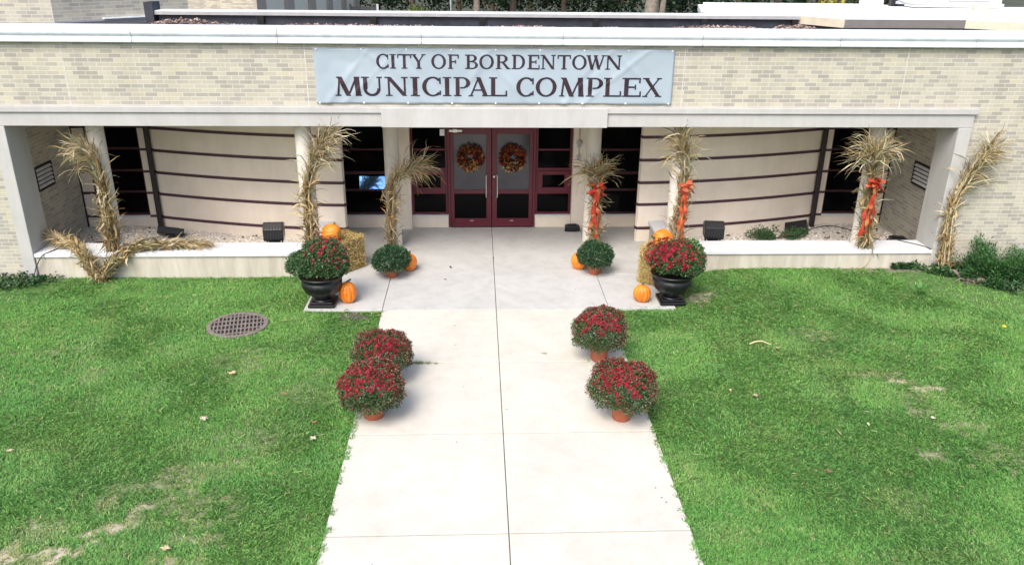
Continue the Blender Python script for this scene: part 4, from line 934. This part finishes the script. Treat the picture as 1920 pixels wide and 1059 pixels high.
for i, (x, y, s, c, lab, z, sh) in enumerate([
    (-3.66,-3.64,.075,TAN,'large tan fallen leaf on the left lawn, in front of the drain grate',None,0),(-3.69,-4.8,.07,PAL,'pale curled leaf on the left lawn, alone midway between grate and bare patch',None,0),
    (-2.27,-5.24,.06,PAL,'pale leaf on the grass left of the nearest red flower pot',None,0),(-2.32,-4.9,.06,BRN,'brown leaf on the grass close to the nearest left flower pot',None,1),
    (-5.7,-5.44,.05,PAL,'small pale leaf at the left edge of the left lawn',None,1),(-3.33,-7.16,.06,TAN,'tan leaf on the grass beside the bare patch at bottom left',None,0),
    (-2.83,-4.2,.05,BRN,'brown leaf on the left lawn behind the nearest red flower pot',None,1),(-1.86,-1.75,.04,BRN,'tiny brown leaf at the grass corner where walkway meets porch',.0,1),
    (4.11,-3.03,.05,TAN,'tan leaf beside the bleached twig on the right lawn',None,1),(5.43,-4.98,.045,PAL,'pale leaf below the bare patch of the right lawn',None,0),(4.54,-5.11,.04,PAL,'small pale leaf in the middle of the right lawn',None,1),
    (3.35,-4.4,.05,TAN,'tan leaf on the right lawn near the nearest right flower pot',None,0),(3.05,-4.25,.045,TAN,'tan leaf nearest the walkway on the right lawn',None,1),(3.65,-6.07,.055,BRN,'dark brown leaf low on the right lawn',None,0),
    (5.0,-2.15,.05,BRN,'brown leaf on the right lawn towards the planter wall',None,1),(.66,-3.1,.06,TAN,'flat tan leaf on the right half of the walkway',.002,1),
    (-.8,.37,.055,DRK,'dark curled leaf on the porch floor, larger of two near the doors',.002,1),(-.87,-.23,.03,DRK,'tiny dark leaf on the porch floor in front of the larger dark one',.002,1),(.0,.85,.03,DRK,'tiny dark leaf on the centre joint of the porch',.003,1),(2.95,-.05,.04,DRK,'dark leaf on the porch floor beside the right hay bale',.002,1)]):
    fallen_leaf(lab, x, y, s*.8, c, 300+i, z, sh)
m = MB(); m.tube([(0, 0, .0), (.1, .035, .02), (.2, .03, .03), (.31, -.06, .01)], [.012, .011, .009, .005], 6)
tag(m.build('twig', M['twig'], loc=(3.74, -2.9, .03), smooth=True), 'bent bleached twig lying on the right lawn', 'twig')
# dandelion
m = MB(); m.tube([(0, 0, 0), (.005, 0, .09)], .003, 5); e = m.build('dandelion', simple('weed_stem', (.1, .2, .04)), loc=(7.86, -2.51, .0)); tag(e, 'single yellow dandelion in the right lawn near the shrub', 'flower')
m = MB(); m.lathe([(.006, .085), (.03, .095), (.028, .105), (.005, .112)], 14); m.build('flower_head', simple('dandelion_yellow', (.75, .55, .02)), e)

# ------------------------------------------------------------------ shrubs, ground cover, uprooted stump
def clump_cloud(centres, rad, n, cols, w, lf, r, flat=.7, wid=.32):
    k = r.integers(0, len(centres), n); C0 = np.array(centres)[k]; D = unit(r.normal(size=(n, 3))); P = C0 + D*(np.array(rad)[k]*(.35+.65*r.random(n)))[:, None]*[1, 1, flat]
    return leaf_cloud(P, D + [0, 0, .35], lf*(.6+.8*r.random(n)), lf*wid*(.7+.6*r.random(n)), palette(n, cols, w, .22, r), jitter=.6, r=r)
def yew():
    r = np.random.default_rng(120); e = empty('yew_shrub', (8.95, -.45, .05), 'dark green yew shrub sprawling against the right brick wall', 'shrub')
    m = MB(); tips = []
    for i in range(60):
        a = r.random()*2*pi; el = .15 + .9*r.random(); L = .42 + .46*r.random(); sx = 1.25 if cos(a) > 0 else 1.0
        d = np.array([cos(a)*cos(el)*sx, sin(a)*cos(el)*.7, sin(el)*.75]); pts = [(0, 0, .05), tuple(d*L*.5 + [0, 0, .08]), tuple(d*L + [0, 0, .05])]
        m.tube(pts, [.014, .009, .004], 5); 
        for s in np.linspace(.35, 1.12, 7): tips.append((np.array(pts[0])*(1-s) + np.array(pts[2])*s + r.normal(size=3)*.03, d))
    m.build('branches', M['bark'], e); P = np.array([t[0] for t in tips]); D = np.array([t[1] for t in tips]); n = 16000; k = r.integers(0, len(P), n)
    Q = P[k] + r.normal(size=(n, 3))*.05; Q[:, 2] = np.maximum(Q[:, 2], .02)
    v, f, c = leaf_cloud(Q, unit(D[k]) + [0, 0, .25], .035+.03*r.random(n), .006+.004*r.random(n), palette(n, [(.02, .065, .02), (.035, .11, .032), (.065, .17, .045), (.10, .22, .065)], [3, 4, 2.5, 1], .2, r), jitter=.5, r=r)
    link('foliage', np_mesh('foliage', v, f, [M['leaf']], c), e)
yew()
m = MB(); m.tube([(-.28, .32, .12), (-.22, .2, .14), (-.16, .02, .06), (-.12, -.06, .03)], [.022, .026, .03, .02], 7); m.tube([(-.14, -.04, .05), (.05, -.08, .07), (.3, -.06, .05), (.52, -.08, .03)], [.05, .065, .06, .02], 8)
for a in range(9):
    t = a*.7; m.tube([(-.12, -.05, .05), (-.12+.14*cos(t), -.06+.10*sin(t), .06+.05*sin(a*2.1)), (-.12+.24*cos(t+.2), -.06+.17*sin(t+.2), .01)], [.014, .009, .003], 5)
tag(m.build('uprooted_stump', M['root'], loc=(8.45, -.62, .05), smooth=True), 'uprooted stump with roots lying below the yew shrub', 'stump')
def juniper():
    r = np.random.default_rng(121); e = empty('juniper_shrub', (5.75, 1.75, .05), 'low green juniper in the right gravel planter by the tipped flood light', 'shrub')
    m = MB(); cs = []
    for i in range(26):
        a = r.random()*2*pi; L = .2+.3*r.random(); p = np.array([cos(a)*L*1.3, sin(a)*L*.7, .06+.16*r.random()]); m.tube([(0, 0, .02), tuple(p*.6 + [0, 0, .05]), tuple(p)], [.008, .005, .003], 4); cs += [p, p*.7]
    m.build('branches', M['bark'], e); v, f, c = clump_cloud(cs, [.085]*len(cs), 2600, [(.03, .085, .03), (.06, .13, .05), (.10, .18, .08)], [3, 3, 1], .05, r, .8, .16); link('foliage', np_mesh('foliage', v, f, [M['leaf']], c), e)
juniper()
def cover(name, label, n, xf, yf, cols, w, lf, seed, zoff=.03):
    r = np.random.default_rng(seed); x = xf(r); y = yf(r, x); k = nB(x*1.5, y*1.5) + r.normal(size=len(x))*.15 > .28; x, y = x[k], y[k]; n = len(x)
    P = np.stack([x, y, lawn_h(x, y) + zoff + .07*r.random(n)*nA(x, y)*2], 1)
    v, f, c = leaf_cloud(P, np.stack([r.normal(size=n), r.normal(size=n), .4*np.ones(n)], 1), lf*(.6+.8*r.random(n)), lf*.38*(.7+.6*r.random(n)), palette(n, cols, w, .25, r), jitter=.4, r=r)
    tag(link(name, np_mesh(name, v, f, [M['leaf']], c)), label, 'ground cover', kind='stuff')
DG = [(.022, .065, .025), (.04, .10, .035), (.07, .14, .055), (.13, .17, .08)]
cover('ground_cover', 'dark ivy ground cover below the yew shrub at the right wall', 7500, lambda r: 7.3 + 3.2*r.random(7500), lambda r, x: .0 - (.05 + np.clip((x-7.6)*.9, 0, 1.9))*r.random(len(x))**.8, DG, [3, 4, 2, .6], .06, 130)
cover('ground_cover', 'dark low weeds at the foot of the left brick wall', 2600, lambda r: -10.2 + 2.6*r.random(2600), lambda r, x: .0 - (.25 + .35*np.clip(-7.4-x, 0, 2))*r.random(len(x)), DG, [4, 3, 1, 1], .05, 131)
def weed():
    r = np.random.default_rng(140); n = 26; a = r.random(n)*2*pi; P = np.stack([.03*np.cos(a), .03*np.sin(a), .02+.1*r.random(n)], 1)
    v, f, c = leaf_cloud(P, np.stack([np.cos(a), np.sin(a), .7*np.ones(n)], 1), .10+.06*r.random(n), .022+.01*r.random(n), palette(n, [(.10, .24, .06), (.16, .32, .10)], [1, 1], .15, r), jitter=.2, r=r)
    tag(link('broadleaf_weed', np_mesh('broadleaf_weed', v, f, [M['leaf']], c), loc=(7.25, -1.15, .06)), 'pale green broadleaf weed at the edge of the ivy on the right', 'weed')
weed()

# ------------------------------------------------------------------ behind: brick wings, fence, roof plant, trees
W = empty('brick_wing', (-8.55, 3.4, 0), 'taller buff brick wing with angled corner rising over the flat roof at left', 'building')
m = MB(); m.prism([(-7.5, 0), (0, 0), (1.98, 1.93), (1.75, 2.6), (-7.5, 2.6)], 0, 8.2); m.build('wall', M['brick'], W)
m = MB(); d = Vector((1.98, 1.93, 0)).normalized(); n_ = Vector((d.y, -d.x, 0)); m.obox(Vector((.99, .965, 4.01)) + n_*.03, d*1.40, n_*.03, (0, 0, .028)); m.build('base_flashing', M['grey_metal'], W)
m = MB(); m.obox(Vector((1.3, 1.27, 4.05)) + n_*.05, d*.9, n_*.045, (0, 0, .012)); m.build('flashing_edge', M['white_metal'], W)
W2 = empty('rear_wing', (-8.9, 20, 0), 'distant brick rear wing with cream bays between taupe piers', 'building')
m = MB(); m.box(-12, 0, 0, 30, -.1, 7.5); m.build('wall', M['brick_far'], W2)
tp = simple('taupe_panel', (.44, .36, .30), .85, .1); crm = brick_mat('cream_bay_brick', (.85, .80, .70), (.72, .67, .58), (.8, .75, .68), .3)
m = MB()
for k in range(5): m.box(.001, .03, 1.5+k*5.4, 5.0+k*5.4, 0, 7.4)
m.build('cream_bay', simple('cream_bay_paint', (.82, .75, .62), .85, .05), W2)
for k in range(6):
    m = MB(); m.box(.0, .10, -.02+k*5.4, 1.48+k*5.4, 0, 7.45); m.build('pier', tp, W2)
FN = empty('wooden_fence', (-7.2, 39, -.1), 'dark weathered wooden fence panel beside the rear brick wing', 'fence')
m = MB()
for k in range(11): m.box(-.75+k*.14, -.75+k*.14+.125, 0, .03, .1, 2.25)
m.build('boards', M['wood_fence'], FN); m = MB(); m.box(-.8, .8, -.04, -.002, 1.95, 2.08); m.box(-.8, .8, -.04, -.002, .4, .52); m.build('rail', M['wood_fence'], FN)
for x in (-.85, .80): m = MB(); m.box(x, x+.12, -.03, .09, 0, 2.4); m.build('post', M['wood_fence'] if x < 0 else M['white_metal'], FN)
# rooftop air handling unit
H = empty('rooftop_unit', (10.75, 5.6, 4.285), 'white rooftop air conditioning unit with grey grilles on the white roof', 'rooftop unit')
m = MB(); m.box(-1.05, 1.08, 0, .9, .02, .10); m.build('base_rail', M['white_metal'], H, bevel=.01)
m = MB(); m.box(-1.0, 1.02, .02, .88, .101, 1.15); m.build('cabinet', M['white_metal'], H, bevel=.015)
m = MB(); m.box(-.25, .72, -.004, .02, .14, 1.0); m.build('grille', M['grey_metal'], H)
for k in range(12): pass
m = MB(); [m.box(-.23, .70, -.016, -.005, .17+k*.065, .195+k*.065) for k in range(12)]; m.build('grille_bars', M['vent'], H)
m = MB(); m.box(-.95, -.3, -.012, .02, .16, .9); m.build('access_panel', simple('pale_grey_panel', (.55, .57, .6), .5), H, bevel=.006)
m = MB(); m.box(-.2, .2, -.2, .2, 0, .9); tag(m.build('roof_duct', M['white_metal'], loc=(8.75, 5.7, 4.287), bevel=.02), 'plain white duct box standing left of the rooftop unit', 'duct')
m = MB(); m.lathe([(.19, 0), (.19, .03), (.17, .05), (.17, .16), (.15, .17), (.0, .17)], 24); tag(m.build('roof_vent', M['roof_trim'], loc=(10.45, 4.2, 4.286), smooth=False), 'squat beige roof vent collar in front of the rooftop unit', 'vent')
m = MB(); m.box(-.10, .12, -.10, .10, 0, .05); m.box(-.1, 0, -.06, .08, .051, .26); m.box(.03, .2, -.09, .02, .051, .10); tag(m.build('disconnect_box', M['black'], loc=(9.12, 5.35, 4.286), bevel=.01), 'black electrical box on the white roof beside the duct', 'electrical box')
m = MB(); P = catmull([(9.15, 5.4, 4.5), (9.4, 5.35, 4.40), (9.8, 5.4, 4.38), (10.1, 5.5, 4.55), (10.25, 5.59, 4.9)], 24); o = Vector(P[0]); m.tube([tuple(Vector(p)-o) for p in P], .02, 6); tag(m.build('conduit', M['grey_metal'], loc=o, smooth=True), 'curved grey conduit from the electrical box to the rooftop unit', 'conduit')
m = MB(); m.tube([(0, 0, 0), (0, 0, 9)], [.06, .04], 10); m.lathe([(.13, 0), (.13, .03)], 12); tag(m.build('flagpole', M['white_metal'], loc=(-1.95, 42, -.16), smooth=True), 'thin pale pole standing among the far trees', 'pole')
TG = [(.006, .018, .007), (.013, .032, .012), (.026, .052, .018), (.055, .08, .03)]
def tree(label, x, y, tr, hh, seed, bark, crown_z=1.6, spread=3.2, n=2600, group='trees behind the building', lf=.30, cols=TG, w=(3, 3, 2, .7)):
    r = np.random.default_rng(seed); e = empty('leafy_tree', (x, y, -.16), label, 'tree', group)
    m = MB(); pts = [(0, 0, 0), (.03, .02, hh*.25), (r.normal()*.12, r.normal()*.12, hh*.6), (r.normal()*.3, r.normal()*.3, hh)]; m.tube([(0, 0, 0), (0, 0, .25)] + pts[1:], [tr*1.35, tr*1.05, tr*.9, tr*.65, tr*.25], 12); cs = []; rd = []
    for k in range(13):
        a = k*2.4 + r.random(); z0 = crown_z + (hh-crown_z)*k/13*.9; L = spread*(.55+.45*r.random())*(1-.45*k/13); tip = np.array([cos(a)*L, sin(a)*L, z0 + (.15+.4*r.random())*L*.6])
        m.tube([(0, 0, z0*.92), tuple(tip*[.5, .5, 0] + [0, 0, (z0+tip[2])/2+.1]), tuple(tip)], [tr*.3, tr*.18, .02], 6)
        for s in (.45, .75, 1.0): cs.append(tip*[s, s, 0] + [0, 0, z0+(tip[2]-z0)*s + r.normal()*.2]); rd.append(.55+.6*r.random())
    m.build('trunk', bark, e, smooth=True); v, f, c = clump_cloud(cs, rd, n, cols, w, lf, r, .75, .36); link('crown', np_mesh('crown', v, f, [M['leaf']], c), e)
tree('leafy tree with the thick pale trunk behind the flat roof', 8.35, 28.5, .38, 11, 201, M['bark_pale'], 4.6, 4.5, 3200)
tree('slim grey trunk tree just right of the thick pale trunk', 11.0, 38, .20, 9, 202, M['bark_pale'], 3.6, 3.2)
tree('slim bare trunk tree right of the thin pale pole', -.3, 44, .24, 9, 203, M['bark_pale'], 3.2, 3.0)
tree('dark trunk tree between the pole and the thick pale trunk', 2.2, 45, .26, 9, 204, M['bark'], 3.0, 3.2)
for i, (x, y) in enumerate([(-5.6, 58), (-1.8, 60), (1.0, 57), (4.2, 58), (6.4, 52), (9.6, 55), (13.5, 52), (16.5, 56), (20, 52), (24, 55), (28, 52), (33, 55), (38, 58), (-9, 62)]):
    tree('dark leafy tree in the row closing the view behind the building', x, y, .22, 8.5, 210+i, M['bark'], .9, 3.4, 2600, 'far dark trees')
def bush(label, x, y, s, seed, cols, w, name='shrub', n=2600, hz=.8):
    r = np.random.default_rng(seed); e = empty(name, (x, y, -.16), label, 'shrub', 'shrubs behind the building'); cs = []; rd = []; m = MB()
    for k in range(22):
        a = r.random()*2*pi; q = math.sqrt(r.random()); p = np.array([cos(a)*q*s, sin(a)*q*s, .3 + s*hz*(1-q*q*.7)*(.75+.4*r.random())]); cs.append(p); rd.append(s*.38); m.tube([(0, 0, 0), tuple(p*.55), tuple(p)], [.035, .02, .008], 5)
    m.build('stems', M['bark'], e); v, f, c = clump_cloud(cs, rd, n, cols, w, s*.13, r, .8, .3); link('foliage', np_mesh('foliage', v, f, [M['leaf']], c), e)
SG_ = [(.05, .11, .055), (.09, .16, .09), (.03, .07, .03)]
bush('rounded grey green shrub beside the wooden fence', -5.2, 37.5, 1.5, 240, SG_, [2, 2, 1])
bush('rounded grey green shrub, right of the two near the wooden fence', -3.3, 36, 1.55, 241, SG_, [2, 2, 1])
bush('yellow green shrub between the two grey green ones', -4.6, 42, 1.8, 242, [(.16, .19, .04), (.09, .13, .03), (.05, .09, .03)], [2, 2, 1])
bush('bright yellow autumn shrub behind the white roof', 17.4, 28.5, 2.0, 243, [(.38, .32, .04), (.26, .25, .04), (.12, .15, .03)], [3, 2, 1], n=3600, hz=1.25)
bush('olive shrub among the trunks behind the pole', .4, 40, 1.3, 244, [(.10, .14, .035), (.06, .10, .03)], [1, 1])
bush('dark shrub right of the thick pale trunk', 10.6, 30.5, 1.9, 245, [(.025, .065, .025), (.05, .10, .04)], [2, 1], n=3200)

# ------------------------------------------------------------------ light, camera
w = bpy.data.worlds.new('World'); S.world = w; w.use_nodes = True; t = w.node_tree
sky = t.nodes.new('ShaderNodeTexSky'); sky.sky_type = 'NISHITA'; sky.sun_disc = False
EL, AZ = R(50), R(206)
sky.sun_elevation = EL; sky.sun_rotation = AZ; sky.dust_density = 3.5; sky.air_density = 1.0; sky.ozone_density = 1.0
t.links.new(sky.outputs[0], t.nodes['Background'].inputs[0]); t.nodes['Background'].inputs[1].default_value = .15
sl = bpy.data.lights.new('sun', 'SUN'); sl.energy = 1.7; sl.angle = R(32); sl.color = (1, .965, .91)
so = bpy.data.objects.new('sun', sl); COL.objects.link(so)
to = Vector((sin(AZ)*cos(EL), cos(AZ)*cos(EL), sin(EL))); so.rotation_euler = to.to_track_quat('Z', 'Y').to_euler(); so.location = to*30
cd = bpy.data.cameras.new('camera'); co = bpy.data.objects.new('camera', cd); COL.objects.link(co)
p, yaw, roll, fpx = .388002712, .0453456, .01125, 1520.144
f = Vector((sin(yaw)*cos(p), cos(yaw)*cos(p), -sin(p))); r_ = Vector((cos(yaw), -sin(yaw), 0)); u = r_.cross(f)
r2 = r_*cos(roll) + u*sin(roll); u2 = -r_*sin(roll) + u*cos(roll)
mw = Matrix((( r2.x, u2.x, -f.x, -.29634), (r2.y, u2.y, -f.y, -13.5757), (r2.z, u2.z, -f.z, 5.4066), (0, 0, 0, 1)))
co.matrix_world = mw; cd.sensor_width = 36; cd.lens = fpx/1920*36; cd.clip_end = 2000; cd.clip_start = .1
S.camera = co
S.view_settings.view_transform = 'Standard'; S.view_settings.look = 'None'; S.view_settings.gamma = 1; S.view_settings.exposure = .9
S.cycles.max_bounces = 6; S.cycles.diffuse_bounces = 3; S.cycles.use_denoising = True
